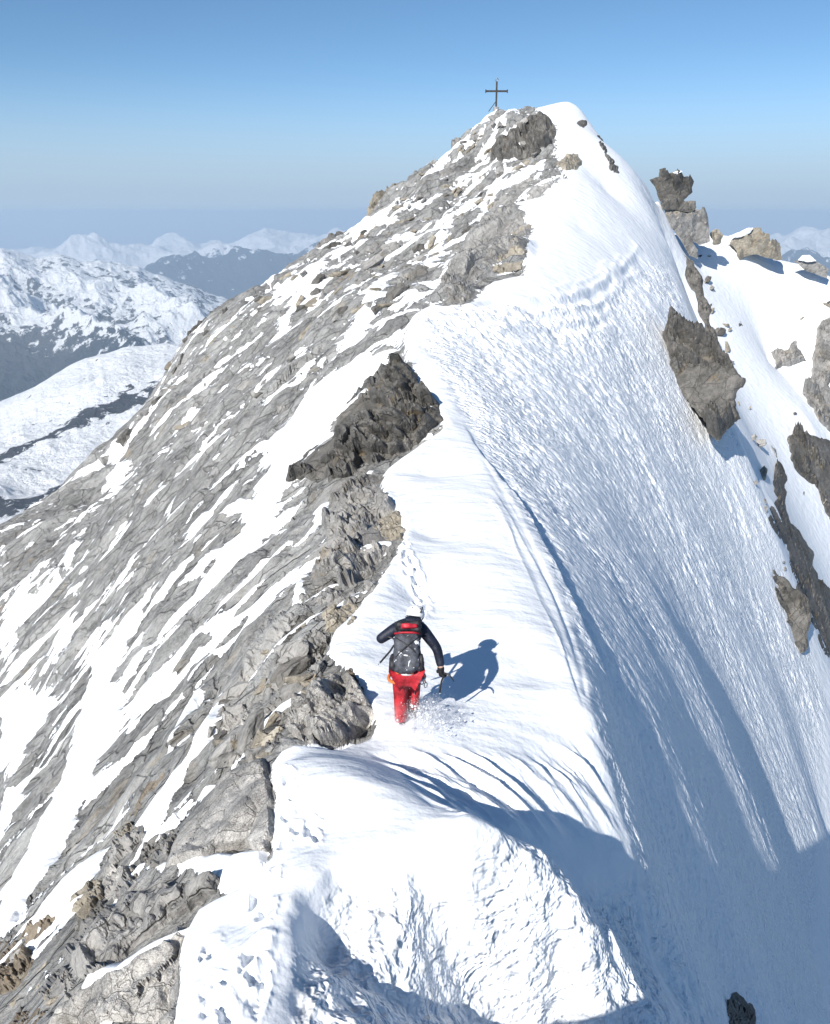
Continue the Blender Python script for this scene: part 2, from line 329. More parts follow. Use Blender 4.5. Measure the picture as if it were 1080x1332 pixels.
scarp([(655,655),(676,720),(700,770),(728,830),(745,880),(760,930)], .06, 14, 2.5, .4)
for ln, wd, h in [([(640,650),(668,700),(690,745),(716,800),(738,850)], 3.5, .035), ([(630,600),(662,650),(700,725),(730,790),(752,850),(762,900)], 4, -.03)]:
    z += h * np.exp(-((pdist(ln) + jig * .6) / wd) ** 2)
# footsteps
def dent(u, v, r, d):
    global z
    p = cast(np.array([u], float), np.array([v], float), BASE)[0]
    if np.isnan(p[0]): return
    m = np.hypot(x0 - p[0], y0 - p[1]) < r * 3; X, Y = x0[m] - p[0], y0[m] - p[1]
    a = RNG.uniform(-.5, .3); q = np.hypot((X * math.cos(a) - Y * math.sin(a)) * 1.35, (X * math.sin(a) + Y * math.cos(a)) * .8) / r + .35 * fbm2((X + u) / r * .8, (Y + v) / r * .8, 3, 90)
    z[m] += d * (-sstep(1.0, .35, q) + .25 * np.exp(-((q - 1.3) / .35) ** 2))
for k in range(30):
    f = k / 29; dent(553 - 32 * f + (4 if k % 2 else -4) + RNG.uniform(-3, 3), 800 - 98 * f ** .8 + RNG.uniform(-2, 2), RNG.uniform(.08, .13), RNG.uniform(.05, .09))
for (u, v) in [(374,1010),(381,1036),(373,1062),(386,1080),(370,1100),(405,1082),(412,1092)]: dent(u, v, RNG.uniform(.06, .10), .07)
for (u, v) in [(352,1150),(335,1165),(345,1187),(330,1240)]: dent(u, v, RNG.uniform(.09, .14), .12)
for k in range(16): dent(RNG.uniform(262, 345), RNG.uniform(1215, 1330), RNG.uniform(.05, .10), .045)
TZ = z

def mesh(name, V, faces, smooth=False):
    me = bpy.data.meshes.new(name); me.from_pydata(V, [], faces); me.update()
    if smooth: me.polygons.foreach_set('use_smooth', np.ones(len(me.polygons), bool))
    return me
def grid_mesh(name, X, Y, Z, wrap=False):
    na, nr = X.shape; idx = np.arange(na * nr).reshape(na, nr)
    a = idx if wrap else idx[:-1]; b = np.roll(idx, -1, 0) if wrap else idx[1:]
    q = np.stack([a[:, :-1], b[:, :-1], b[:, 1:], a[:, 1:]], -1).reshape(-1, 4)[:, ::-1]
    me = bpy.data.meshes.new(name); me.vertices.add(na * nr); me.vertices.foreach_set('co', np.stack([X, Y, Z], -1).astype(np.float32).ravel())
    me.loops.add(q.size); me.loops.foreach_set('vertex_index', q.astype(np.int32).ravel())
    me.polygons.add(len(q)); me.polygons.foreach_set('loop_start', np.arange(0, q.size, 4, dtype=np.int32)); me.polygons.foreach_set('loop_total', np.full(len(q), 4, np.int32))
    me.polygons.foreach_set('use_smooth', np.ones(len(q), bool)); me.update(calc_edges=True); return me
def attr(me, name, a):
    t = me.attributes.new(name, 'FLOAT', 'POINT'); t.data.foreach_set('value', np.asarray(a, np.float32).ravel())
def link(name, me, m=None, parent=None):
    o = bpy.data.objects.new(name, me); COL.objects.link(o)
    if m is not None and me is not None: me.materials.append(m)
    if parent is not None: o.parent = parent
    return o
def tag(o, label=None, cat=None, group=None, kind=None):
    for k, v in (('label', label), ('category', cat), ('group', group), ('kind', kind)):
        if v: o[k] = v
    return o

# ------------------------------------------------------------------ materials
class N:
    def __init__(s, name):
        s.m = bpy.data.materials.new(name); s.m.use_nodes = True; s.t = s.m.node_tree; s.t.nodes.clear()
        s.out = s.t.nodes.new('ShaderNodeOutputMaterial')
    def n(s, typ, ins={}, **kw):
        q = s.t.nodes.new('ShaderNode' + typ)
        for k, v in kw.items(): setattr(q, k, v)
        for k, v in ins.items():
            if hasattr(v, 'is_output'): s.t.links.new(v, q.inputs[k])
            elif v is not None: q.inputs[k].default_value = v
        return q
    def math(s, op, a, b=0.0, c=None):
        i = {0: a, 1: b}
        if c is not None: i[2] = c
        return s.n('Math', i, operation=op).outputs[0]
    def mix(s, f, a, b, blend='MIX'):
        q = s.n('Mix', {}, data_type='RGBA', blend_type=blend)
        for k, v in ((0, f), (6, a), (7, b)):
            if hasattr(v, 'is_output'): s.t.links.new(v, q.inputs[k])
            else: q.inputs[k].default_value = v if k == 0 else tuple(v) + (1,)
        return q.outputs[2]
    def noise(s, vec, scale, detail=4, rough=.55, dist=0.):
        return s.n('TexNoise', {'Vector': vec, 'Scale': scale, 'Detail': detail, 'Roughness': rough, 'Distortion': dist}).outputs[0]
    def ramp(s, f, a, b):
        return s.n('MapRange', {0: f, 1: a, 2: b, 3: 0., 4: 1.}, interpolation_type='SMOOTHSTEP').outputs[0]
    def attr(s, name): return s.n('Attribute', attribute_name=name).outputs['Fac']
    def surf(s, color, rough=.8, normal=None, spec=.3, metal=0.):
        b = s.n('BsdfPrincipled', {'Base Color': color if hasattr(color, 'is_output') else tuple(color) + (1,), 'Roughness': rough, 'Specular IOR Level': spec, 'Metallic': metal, 'Normal': normal})
        s.t.links.new(b.outputs[0], s.out.inputs[0]); return s.m
    def bump(s, h, dist, strength=1., normal=None):
        return s.n('Bump', {'Height': h, 'Distance': dist, 'Strength': strength, 'Normal': normal}).outputs[0]

def rock_nodes(s, vec, dark=(.075,.072,.068), light=(.40,.385,.36), warm=(.30,.22,.13), size=1.0, warmth=.5, contrast=1.0, lines=None, speck=.30, crk=.42):
    """weathered granite: blotches, mineral speckle, lichen stains, cracks"""
    big = s.noise(vec, .45 / size, 6, .62, .25)
    med = s.noise(vec, 2.6 / size, 6, .70, .15)
    fine = s.noise(vec, 22 / size, 3, .7)
    t = s.math('ADD', s.math('MULTIPLY', big, .45), s.math('ADD', s.math('MULTIPLY', med, .42), s.math('MULTIPLY', fine, speck)))
    c = s.mix(s.ramp(t, .435 + speck * .5 - .17 / contrast, .435 + speck * .5 + .17 / contrast), dark, light)
    st = s.noise(s.n('VectorMath', {0: vec, 1: (13., 5., 2.)}, operation='ADD').outputs[0], .8 / size, 5, .65, 1.)
    c = s.mix(s.math('MULTIPLY', s.ramp(st, .58, .72), warmth), c, warm)
    wv_ = s.n('VectorMath', {0: s.n('TexNoise', {'Vector': vec, 'Scale': 2.2 / size, 'Detail': 4}).outputs[1], 1: (.30 * size, .30 * size, .30 * size)}, operation='MULTIPLY').outputs[0]
    wv_ = s.n('VectorMath', {0: vec, 1: wv_}, operation='ADD').outputs[0]
    v1 = s.ramp(s.n('TexVoronoi', {'Vector': wv_, 'Scale': .75 / size}, feature='DISTANCE_TO_EDGE').outputs[0], .0, .022)
    v2 = s.ramp(s.n('TexVoronoi', {'Vector': wv_, 'Scale': 2.3 / size}, feature='DISTANCE_TO_EDGE').outputs[0], .0, .03)
    brk = s.ramp(s.noise(vec, .9 / size, 3, .6), .45, .6)
    crack = s.math('MULTIPLY', v1, s.math('SUBTRACT', 1., s.math('MULTIPLY', s.math('SUBTRACT', 1., v2), brk)))
    cell = s.n('TexVoronoi', {'Vector': wv_, 'Scale': .75 / size}).outputs['Color']
    c = s.mix(.30, c, s.mix(1.0, c, s.n('Mix', {2: .55, 3: 1.45, 0: s.n('SeparateColor', {0: cell}).outputs[0]}).outputs[0], 'MULTIPLY'))
    c = s.mix(s.math('MULTIPLY', s.math('SUBTRACT', 1., crack), crk), c, tuple(.35 * k for k in dark))
    h = s.math('ADD', s.math('ADD', s.math('MULTIPLY', med, .6), s.math('MULTIPLY', fine, .16)), s.math('MULTIPLY', crack, .22))
    return c, h

def make_snow_rock():
    s = N('snow_and_rock'); geo = s.n('NewGeometry').outputs['Position']
    # flank granite, drawn out along the fall line
    rot = s.n('VectorRotate', {'Vector': geo, 'Rotation': Vector((-.70, -.40, -.60)).to_track_quat('X', 'Z').inverted().to_euler()}, rotation_type='EULER_XYZ').outputs[0]
    flank = s.n('Mapping', {'Vector': rot, 'Scale': (.40, 1., 1.)}).outputs[0]
    c, h = rock_nodes(s, flank, dark=(.112,.113,.113), light=(.42,.42,.413), warm=(.32,.26,.175), size=.8, warmth=.45, contrast=1.0, crk=.35)
    rust = s.noise(s.n('Mapping', {'Vector': rot, 'Scale': (.3, 1., 1.), 'Location': (31., 7., 3.)}).outputs[0], .33, 4, .6)
    c = s.mix(s.math('MULTIPLY', s.ramp(rust, .64, .74), .55), c, (.24,.15,.07))
    snow = s.attr('snow'); rough = s.attr('rough')
    e = s.math('ADD', s.noise(flank, 1.7, 5, .7), s.math('MULTIPLY', s.noise(geo, 5.0, 4, .7), .5))
    m = s.ramp(s.math('ADD', snow, s.math('MULTIPLY', s.math('SUBTRACT', e, .77), 1.7)), -.035, .035)
    col = s.mix(m, c, (.86,.885,.92))
    # snow relief: pebbled rime on the wind-scoured face, fine grain elsewhere
    fr = s.n('Mapping', {'Vector': geo, 'Rotation': (0, 0, math.radians(37)), 'Scale': (.85, 1.1, 1.0)}).outputs[0]
    hr = s.math('ADD', s.math('MULTIPLY', s.noise(fr, 3.0, 3, .6, .4), 1.0), s.math('MULTIPLY', s.noise(fr, 8., 2, .5), .4))
    hs = s.math('ADD', s.math('MULTIPLY', s.noise(s.n('Mapping', {'Vector': geo, 'Rotation': (0, 0, math.radians(-35)), 'Scale': (.5, 1.4, 1.)}).outputs[0], 1.6, 3, .45), .16), s.math('MULTIPLY', s.noise(geo, 14., 3, .5), .018))
    hsnow = s.math('ADD', s.math('MULTIPLY', s.math('MULTIPLY', hr, rough), .29), s.math('MULTIPLY', hs, s.math('SUBTRACT', 1.05, rough)))
    hh = s.math('ADD', s.math('MULTIPLY', s.math('ADD', s.math('MULTIPLY', hsnow, 1.), .35), m), s.math('MULTIPLY', s.math('MULTIPLY', h, .55), s.math('SUBTRACT', 1., m)))
    s.surf(col, s.n('Mix', {0: m, 2: .85, 3: .55}).outputs[0], s.bump(hh, .55, 1.0), .25)
    return s.m
M = {'ground': make_snow_rock()}

ter = grid_mesh('mountain_ridge', TX, TY, TZ, wrap=True)
attr(ter, 'snow', SNOW); attr(ter, 'rough', rough * np.clip(.85 + .45 * fbm2(x0 * .10, y0 * .10, 4, 91), .3, 1.3) * (1 + .9 * sstep(-4, 14, sdist(fore_poly, x0, y0) / SCALE)))
tag(link('mountain_ridge', ter, M['ground']), kind='structure')

# ------------------------------------------------------------------ the country below
def make_hill(name, forest=(.020,.030,.042), rock=(.10,.10,.105), size=1.0):
    s = N(name); geo = s.n('NewGeometry').outputs['Position']
    p = s.n('Mapping', {'Vector': geo, 'Scale': (1 / size,) * 3}).outputs[0]
    sn = s.attr('snow'); n = s.noise(p, .014, 8, .72, .2); n2 = s.noise(p, .0035, 5, .6)
    v = s.math('ADD', sn, s.math('ADD', s.math('MULTIPLY', s.math('SUBTRACT', n, .5), 4.2), s.math('MULTIPLY', s.math('SUBTRACT', n2, .5), 1.3)))
    m = s.ramp(v, -.08, .10)
    bare = s.mix(s.attr('wood'), rock, forest)
    col = s.mix(m, bare, (.86,.88,.91))
    return s.surf(col, .9, s.bump(s.math('ADD', n, s.math('MULTIPLY', s.noise(p, .05, 4, .6), .25)), 45 * size, 1.), .1)
def hill_layer(name, D0, Dc, prof, foot_v, amp, wl, seed, mat, snowfn, na=420, nr=240, back=1.5, power=.8):
    prof = np.array(prof, float); d = ray(prof[:, 0], prof[:, 1]); paz = np.arctan2(d[:, 0], d[:, 1]); pel = d[:, 2] / np.hypot(d[:, 0], d[:, 1])
    az = np.linspace(paz.min(), paz.max(), na); el = np.interp(az, paz, pel)
    r = np.concatenate([np.linspace(D0, Dc, nr), np.linspace(Dc * 1.01, Dc * back, 40)])
    Rr, Aa = np.meshgrid(r, az); E = np.repeat(el[:, None], len(r), 1)
    X = Rr * np.sin(Aa); Y = Rr * np.cos(Aa); zc = E * Dc + amp * .16 * (ridged2(Aa * Dc / wl * 2.2, Aa * 0 + seed, 5, seed + 3, .55) - 1.1)
    df = ray(540, foot_v); zf = df[2] / df[1] * D0
    t = np.clip((Rr - D0) / (Dc - D0), 0, 1); bk = np.clip((Rr - Dc) / (Dc * (back - 1)), 0, 1)
    rg = ridged2(X / wl + seed, Y / wl, 6, seed, .52) - 1.0
    Z = zf + (zc - zf) * t ** power + amp * rg * (.12 + np.sin(np.pi * np.minimum(t, 1) ** 1.0) ** .7) - bk * Dc * .09
    me = grid_mesh(name, X, Y, Z)
    gr = np.gradient(Z, axis=1) / np.gradient(Rr, axis=1)
    sn, wd = snowfn(X, Y, Z, t, gr, Aa, rg); attr(me, 'snow', sn); attr(me, 'wood', wd)
    return tag(link(name, me, mat), kind='structure')
hm_near = make_hill('near_hill_snow', rock=(.055,.058,.068), size=.35)
hm_mid = make_hill('middle_hill_snow', size=1.0)
hm_far = make_hill('far_hill_snow', size=2.0)
def near_snow(X, Y, Z, t, g, A, rg):
    # rocky steps that run across the white slope
    q1 = np.exp(-((t - .66 - .6 * (A + .36)) / .045) ** 2); q2 = np.exp(-((t - .36 - .35 * (A + .40)) / .05) ** 2); q3 = np.exp(-((t - .14) / .04) ** 2) * .8
    return 1.05 - 1.55 * np.maximum(np.maximum(q1, q2), q3) + .75 * fbm2(X / 90, Y / 90, 4, 5), np.zeros_like(X)
hill_layer('snowy_hill', 1150, 2500, [(-260,640),(-120,590),(-40,552),(0,532),(50,500),(100,472),(160,452),(215,447),(260,452),(340,480),(460,560)], 745, 26, 420, 11, hm_near, near_snow, power=1.15)
hill_layer('snowy_range', 3400, 7000, [(-420,322),(-200,312),(-60,322),(0,325),(25,333),(48,336),(75,328),(95,334),(120,345),(180,350),(230,370),(262,378),(292,388),(340,425),(420,470)], 575, 165, 1300, 23, hm_mid,
    lambda X, Y, Z, t, g, A, rg: (.30 + .8 * np.clip(rg, -.6, .4) - 2.6 * sstep(.52, .12, t + .9 * (A + .42)) , sstep(.5, .2, t)), na=700, nr=420)
def far_snow(X, Y, Z, t, g, A, rg): return 2.3 * sstep(.30, .72, t) - .75 + .55 * rg, sstep(.95, .6, t)
hill_layer('far_range', 10500, 19000, [(-350,322),(-150,326),(0,331),(80,327),(100,318),(112,317),(135,322),(185,319),(208,314),(245,315),(270,322),(292,325),(318,312),(345,303),(372,304),(400,308),(430,308),(470,318),(600,332),(760,325),(900,322),(1000,318),(1030,311),(1056,306),(1085,309),(1150,304),(1300,318),(1450,322)], 392, 420, 3600, 41, hm_far, far_snow, na=900, nr=220, back=1.25)
# lowland out to the horizon
pl = N('lowland'); pg = pl.n('NewGeometry').outputs['Position']
pl.surf(pl.mix(pl.ramp(pl.noise(pg, .0004, 6, .6), .42, .6), (.05,.07,.06), (.30,.32,.34)), .9)
bmg = bmesh.new(); bmesh.ops.create_circle(bmg, cap_ends=True, segments=96, radius=78000); mg = bpy.data.meshes.new('lowland'); bmg.to_mesh(mg); bmg.free()
lo = tag(link('lowland_ground', mg, pl.m), kind='structure'); lo.location.z = -2150
# the air: one closed box of even haze
hz = bpy.data.materials.new('haze'); hz.use_nodes = True; ht = hz.node_tree; ht.nodes.clear()
ho = ht.nodes.new('ShaderNodeOutputMaterial'); hv = ht.nodes.new('ShaderNodeVolumePrincipled'); ht.links.new(hv.outputs[0], ho.inputs['Volume'])
hv.inputs['Density'].default_value = 9e-5; hv.inputs['Color'].default_value = (.53, .68, .86, 1); hv.inputs['Anisotropy'].default_value = 0.0
bmg = bmesh.new(); bmesh.ops.create_cube(bmg, size=1); bmesh.ops.scale(bmg, verts=bmg.verts, vec=(160000, 160000, 2176)); bmesh.ops.translate(bmg, verts=bmg.verts, vec=(0, 0, -2151 + 1088))
mg = bpy.data.meshes.new('haze'); bmg.to_mesh(mg); bmg.free()
tag(link('haze', mg, hz), kind='stuff')
# ------------------------------------------------------------------ rocks
def make_granite(name, **k):
    s = N(name); tc = s.n('NewGeometry').outputs['Position']
    r = s.n('ObjectInfo').outputs['Random']
    p = s.n('VectorMath', {0: tc, 1: s.n('CombineXYZ', {0: s.math('MULTIPLY', r, 90.), 1: s.math('MULTIPLY', r, 37.)}).outputs[0]}, operation='ADD').outputs[0]
    rot = s.n('VectorRotate', {'Vector': p, 'Rotation': Vector((-.62, -.45, -.64)).to_track_quat('X', 'Z').inverted().to_euler()}, rotation_type='EULER_XYZ').outputs[0]
    st = k.pop('stretch', .5); dust = k.pop('dust', .0)
    c, h = rock_nodes(s, s.n('Mapping', {'Vector': rot, 'Scale': (st, 1, 1)}).outputs[0], **k)
    if dust:      # snow caught in the pits and on the ledges
        nz = s.n('SeparateXYZ', {0: s.n('NewGeometry').outputs['Normal']}).outputs[2]
        f = s.ramp(s.math('ADD', s.noise(p, 14. / k.get('size', 1), 4, .7), s.math('MULTIPLY', nz, dust)), .60 + dust * .62, .66 + dust * .62)
        c = s.mix(f, c, (.84,.86,.89))
    return s.surf(c, .82, s.bump(h, .10 * k.get('size', 1) + .02, 1.0), .3)
G = {
 'grey': make_granite('grey_granite', dark=(0.125,0.120,0.115), light=(0.384,0.374,0.360), warm=(0.326,0.259,0.163), size=.8, warmth=.75),
 'dark': make_granite('dark_gneiss', dark=(0.052,0.051,0.047), light=(0.211,0.200,0.186), warm=(0.183,0.134,0.070), size=.8, warmth=.7),
 'tan': make_granite('tan_granite', dark=(0.167,0.147,0.117), light=(0.430,0.391,0.323), warm=(0.323,0.225,0.117), size=.6, warmth=.7),
 'rust': make_granite('rusty_rock', dark=(.07,.055,.042), light=(.29,.245,.19), warm=(.22,.135,.07), size=.4, warmth=.8),
 'pale': make_granite('pale_speckled_granite', dark=(0.163,0.158,0.154), light=(0.551,0.530,0.499), warm=(0.408,0.347,0.254), size=.28, warmth=.3, contrast=1.0, stretch=.8, speck=.75),
 'flank': make_granite('flank_granite', dark=(0.141,0.139,0.135), light=(0.415,0.406,0.391), warm=(0.339,0.283,0.198), size=.8, warmth=.45, stretch=.4),
}
BED = np.array(Matrix.Rotation(math.radians(38), 3, 'Y') @ Matrix.Rotation(math.radians(-25), 3, 'Z'))
_sn = N('snow_cap'); G['snow'] = _sn.surf((.86,.885,.92), .85, _sn.bump(_sn.noise(_sn.n('NewGeometry').outputs['Position'], 3., 4, .5), .05), .2)
def fractal(poly, amp, depth, rng):
    for _ in range(depth):
        out = []
        for i in range(len(poly)):
            a = poly[i]; b = poly[(i + 1) % len(poly)]; L = math.hypot(b[0] - a[0], b[1] - a[1])
            out.append(a)
            if L > 4:
                k = rng.uniform(-amp, amp) * L; f = rng.uniform(.35, .65)
                out.append((a[0] + (b[0] - a[0]) * f - (b[1] - a[1]) / L * k, a[1] + (b[1] - a[1]) * f + (b[0] - a[0]) / L * k))
        poly = out
    return poly
def inside(poly, x, y): return sdist(poly, x, y)
crag_n = [0]
SMOOTH = TZ.copy(); SMOOTH[:NA] = soften(TZ[:NA], 4) - .01
def crag(name, label, cat, mat, outline, thick=.16, y=None, lean=.55, jag=.17, cells=3.2, group=None, slab=.24, amp=1.0, sink=.5, snug=False, rug=1.0, lift=.12):
    """a block with its own outline, standing out of the ground: thick = relief as a share of its size"""
    crag_n[0] += 1; rng = random.Random(crag_n[0] * 13 + 5); seed = crag_n[0] * 101
    poly = fractal([tuple(map(float, p)) for p in outline], jag, 3, rng)
    ax = np.array(poly); area = .5 * abs(np.sum(ax[:, 0] * np.roll(ax[:, 1], -1) - ax[:, 1] * np.roll(ax[:, 0], -1)))
    step = max(2.0, math.sqrt(area / 6500))
    gx, gy = np.meshgrid(np.arange(ax[:, 0].min(), ax[:, 0].max(), step), np.arange(ax[:, 1].min(), ax[:, 1].max(), step))
    gx = gx.ravel() + np.array([rng.uniform(-.35, .35) * step for _ in range(gx.size)]); gy = gy.ravel() + np.array([rng.uniform(-.35, .35) * step for _ in range(gy.size)])
    k = sdist(poly, gx, gy) > step * .6; gx, gy = gx[k], gy[k]
    # outline resampled to the step
    rim = []
    for i in range(len(poly)):
        a = poly[i]; b = poly[(i + 1) % len(poly)]; n = max(1, int(math.hypot(b[0] - a[0], b[1] - a[1]) / step))
        rim += [(a[0] + (b[0] - a[0]) * j / n, a[1] + (b[1] - a[1]) * j / n) for j in range(n)]
    nrim = len(rim)
    co2 = [Vector(p) for p in rim] + [Vector((float(a), float(b))) for a, b in zip(gx, gy)]
    V2, _, F2, _, _, _ = delaunay_2d_cdt(co2, [(i, (i + 1) % nrim) for i in range(nrim)], [], 1, 1e-4)
    V2 = np.array([(p.x, p.y) for p in V2]); d = np.maximum(sdist(poly, V2[:, 0], V2[:, 1]), 0)
    if y is None:
        P = cast(V2[:, 0], V2[:, 1], BASE if snug else SMOOTH); bad = np.isnan(P[:, 0])
        if bad.any():
            ym = np.nanmax(P[:, 1]); P[bad] = at(V2[bad, 0], V2[bad, 1], ym)
        # soften jumps of distance across a skyline
        lo_, hi_ = np.percentile(P[:, 1], .4), np.percentile(P[:, 1], 99.); P = at(V2[:, 0], V2[:, 1], np.clip(P[:, 1], lo_, hi_))
    else:
        yy = y if not isinstance(y, tuple) else np.interp(V2[:, 1], [ax[:, 1].min(), ax[:, 1].max()], y)
        P = at(V2[:, 0], V2[:, 1], np.broadcast_to(yy, (len(V2),)))
    dist = np.linalg.norm(P.mean(0)); size = math.sqrt(area) * dist / F
    T = thick * size; wpx = math.sqrt(area) * slab
    view = P / np.linalg.norm(P, axis=1)[:, None]; n = -view * (1 - lean) + np.array([-.25, -.15, .95]) * lean; n /= np.linalg.norm(n, axis=1)[:, None]
    prof = np.clip(d / wpx, 0, 1); prof = 1 - (1 - prof) ** 2.2
    q = (P @ BED) / size * np.array([.8, 1.0, 1.5])
    edge = np.clip(d / (wpx * .22), 0, 1)
    wq = q + .22 * np.stack([fbm2(q[:, 0] * 3 + k_, q[:, 1] * 3 + q[:, 2] * 2, 2, seed + k_) for k_ in (1, 2, 3)], -1)
    h = T * (.36 * prof + .52 + lift) * edge + edge * T * amp * (.95 * facet3(wq * cells * .62, seed) + .27 * (.4 + .6 * rug) * facet3(wq * cells * 1.7, seed + 50) + .085 * rug * facet3(wq * cells * 4.6, seed + 90, groove=.25))
    h = np.maximum(h, T * .12 * edge)
    Fv = P + n * h[:, None]
    c0 = Fv.mean(0)
    Bv = P + view * (T * sink + .15 * size) * (.3 + .7 * prof)[:, None]
    nv = len(V2); faces = []
    for f in F2:
        f = tuple(f); faces.append(f[::-1]); faces.append(tuple(i + nv for i in f))
    cnt = {}
    for f in F2:
        for i in range(len(f)):
            e = (f[i], f[(i + 1) % len(f)]); cnt[e] = 1
    for (a, b) in cnt:
        if (b, a) not in cnt: faces.append((a, b, b + nv, a + nv))
    allv = np.concatenate([Fv, Bv]) - c0
    me = bpy.data.meshes.new(name); me.from_pydata([tuple(p) for p in allv], [], faces); me.update()
    bmx = bmesh.new(); bmx.from_mesh(me); bmesh.ops.recalc_face_normals(bmx, faces=bmx.faces); bmx.to_mesh(me); bmx.free()
    o = link(name, me, G[mat]); o.location = c0
    return tag(o, label, cat, group)

crag('rock_outcrop', 'large dark outcrop on the crest with a sharp left point, above the climber', 'rock outcrop', 'dark',
     [(370,627),(397,590),(432,566),(442,535),(470,505),(498,476),(522,469),(540,485),(560,510),(579,548),(548,575),(520,592),(492,608),(470,600),(455,622),(425,625)], .34, lean=.35, cells=2.2, rug=.6, amp=1.2, lift=.25)
crag('rock_outcrop', 'grey-brown broken outcrop stepping down the crest just below the large dark one', 'rock outcrop', 'grey',
     [(432,628),(455,622),(478,606),(498,640),(515,660),(500,690),(508,712),(490,742),(470,760),(448,772),(425,768),(405,765),(408,735),(424,700),(418,680),(428,655)], .30, cells=2.8, amp=1.0)
crag('rock_block', 'tan block with a flat face at the snow edge of the crest', 'rock', 'tan', [(484,690),(505,668),(518,664),(529,690),(512,708),(497,712)], .35, cells=1.5)
crag('rock_block', 'square tan block at the foot of the stepped outcrop, left of the snow', 'rock', 'tan', [(418,800),(440,790),(470,787),(462,810),(440,828),(422,820)], .30, cells=1.8)
crag('rock_slab', 'flat grey slab above the black cleft in the crest', 'rock', 'grey', [(392,770),(420,763),(452,772),(478,752),(492,735),(494,760),(470,782),(440,788),(416,792),(390,790)], .22, cells=2.5)
crag('rock_slab', 'pale brown slab with a straight top, left of the black cleft', 'rock', 'flank', [(312,850),(335,815),(372,795),(384,800),(370,835),(368,860),(345,880),(315,893)], .22, cells=2.0, amp=.6)
crag('rock_slab', 'dark undercut ledge lining the black cleft', 'rock', 'dark', [(366,830),(380,805),(405,795),(418,800),(396,815),(385,830),(372,856)], .2, cells=2.5)
crag('rock_block', 'grey leaning block right of the black cleft', 'rock', 'grey', [(374,858),(388,832),(412,818),(430,830),(428,848),(405,862),(384,872)], .3, cells=2.0)
crag('rock_block', 'narrow grey wedge below the leaning block', 'rock', 'flank', [(330,890),(372,870),(418,850),(426,868),(398,890),(352,910)], .25, cells=2.2)
crag('boulder', 'big grey boulder with a rusty edge beside the climber', 'boulder', 'pale',
     [(371,945),(384,912),(405,893),(438,878),(455,880),(468,892),(489,930),(476,952),(464,964),(436,974),(402,972),(382,958)], .34, lean=.45, cells=1.5, amp=1.7, jag=.07, rug=.3, lift=.75)
crag('boulder', 'slim dark rock leaning on the right side of the big boulder', 'boulder', 'rust', [(446,878),(458,868),(472,882),(490,928),(480,938),(466,905)], .4, cells=1.6)
crag('rock_block', 'jumbled grey blocks left of the big boulder, upper one', 'rock', 'grey', [(352,905),(398,885),(412,888),(388,905),(372,940),(345,930)], .3, cells=2.2)
crag('rock_block', 'pale flat stone tilted between the big boulder and the speckled panel', 'rock', 'pale', [(288,925),(330,915),(362,918),(350,950),(318,965),(290,955)], .25, cells=2.2)
crag('rock_block', 'thin grey flake below the tilted pale stone', 'rock', 'grey', [(300,965),(345,950),(372,948),(360,972),(330,985),(305,985)], .25, cells=2.5)
crag('rock_slab', 'pale speckled granite panel with a straight dark right edge, below the big boulder', 'rock slab', 'pale',
     [(345,985),(352,1010),(357,1040),(358,1072),(350,1112),(322,1103),(285,1108),(250,1118),(214,1130),(228,1090),(268,1040),(290,1008),(315,995)], .14, lean=.4, cells=1.0, amp=.6, jag=.06, rug=.45, lift=.6)
crag('rock_slab', 'dark grey slab with rough pitted face in the left foreground', 'rock slab', 'grey',
     [(100,1222),(150,1178),(198,1152),(240,1150),(286,1141),(282,1163),(250,1188),(214,1208),(166,1246),(100,1272),(82,1250)], .22, cells=1.5, amp=.8, rug=.5, lift=.5)
crag('rock_block', 'large pale foreground block cut by a crack at the bottom edge', 'rock', 'pale',
     [(242,1198),(238,1228),(232,1262),(226,1340),(56,1340),(75,1312),(104,1292),(162,1262),(210,1226)], .2, cells=1.2, amp=.7, jag=.06, rug=.5, lift=.5)
for lab, m, ol in [
    ('square white-grey stone topping the small stone stack on the left', 'pale', [(133,1137),(142,1128),(178,1128),(182,1150),(165,1172),(136,1170)]),
    ('dark flat stone lying across the top of the small stone stack', 'grey', [(130,1128),(145,1098),(178,1078),(190,1085),(170,1110),(150,1125)]),
    ('cracked tan stone left of the square white-grey one', 'tan', [(92,1165),(112,1148),(134,1142),(136,1168),(120,1185),(95,1188)]),
    ('small dark stone under the cracked tan one', 'dark', [(98,1190),(120,1186),(136,1172),(150,1180),(126,1208),(100,1212)]),
    ('flat brown plate at the snow tongue near the stone stack', 'tan', [(148,1085),(165,1068),(182,1075),(172,1090),(155,1098)]),
    ('grey wedge right of the stone stack, under the speckled panel', 'grey', [(184,1100),(205,1085),(240,1068),(228,1092),(214,1125),(192,1130)]),
    ('grey rounded stone between dark slab and rusty rocks', 'grey', [(60,1272),(85,1255),(100,1278),(92,1300),(66,1310),(50,1295)])]:
    crag('stone', lab, 'stone', m, ol, .4, cells=1.6, jag=.09)
for lab, ol in [('rust-brown rock at the left edge of the picture, uppermost', [(40,1195),(62,1188),(73,1192),(60,1215),(38,1230),(25,1222)]),
                ('rust-brown broken rock at the left edge, below the uppermost', [(-10,1232),(25,1222),(40,1232),(42,1262),(15,1292),(-10,1290)]),
                ('small rusty rock in the left bottom corner', [(20,1318),(48,1308),(60,1318),(45,1340),(10,1340)])]:
    crag('rusty_rock', lab, 'rock', 'rust', ol, .3, cells=2.5)
crag('rusty_flake', 'thin rust-coloured flake on the flank above the stone stack', 'rock', 'rust', [(160,1066),(180,1040),(212,992),(220,992),(205,1025),(180,1062)], .12, cells=2.0)
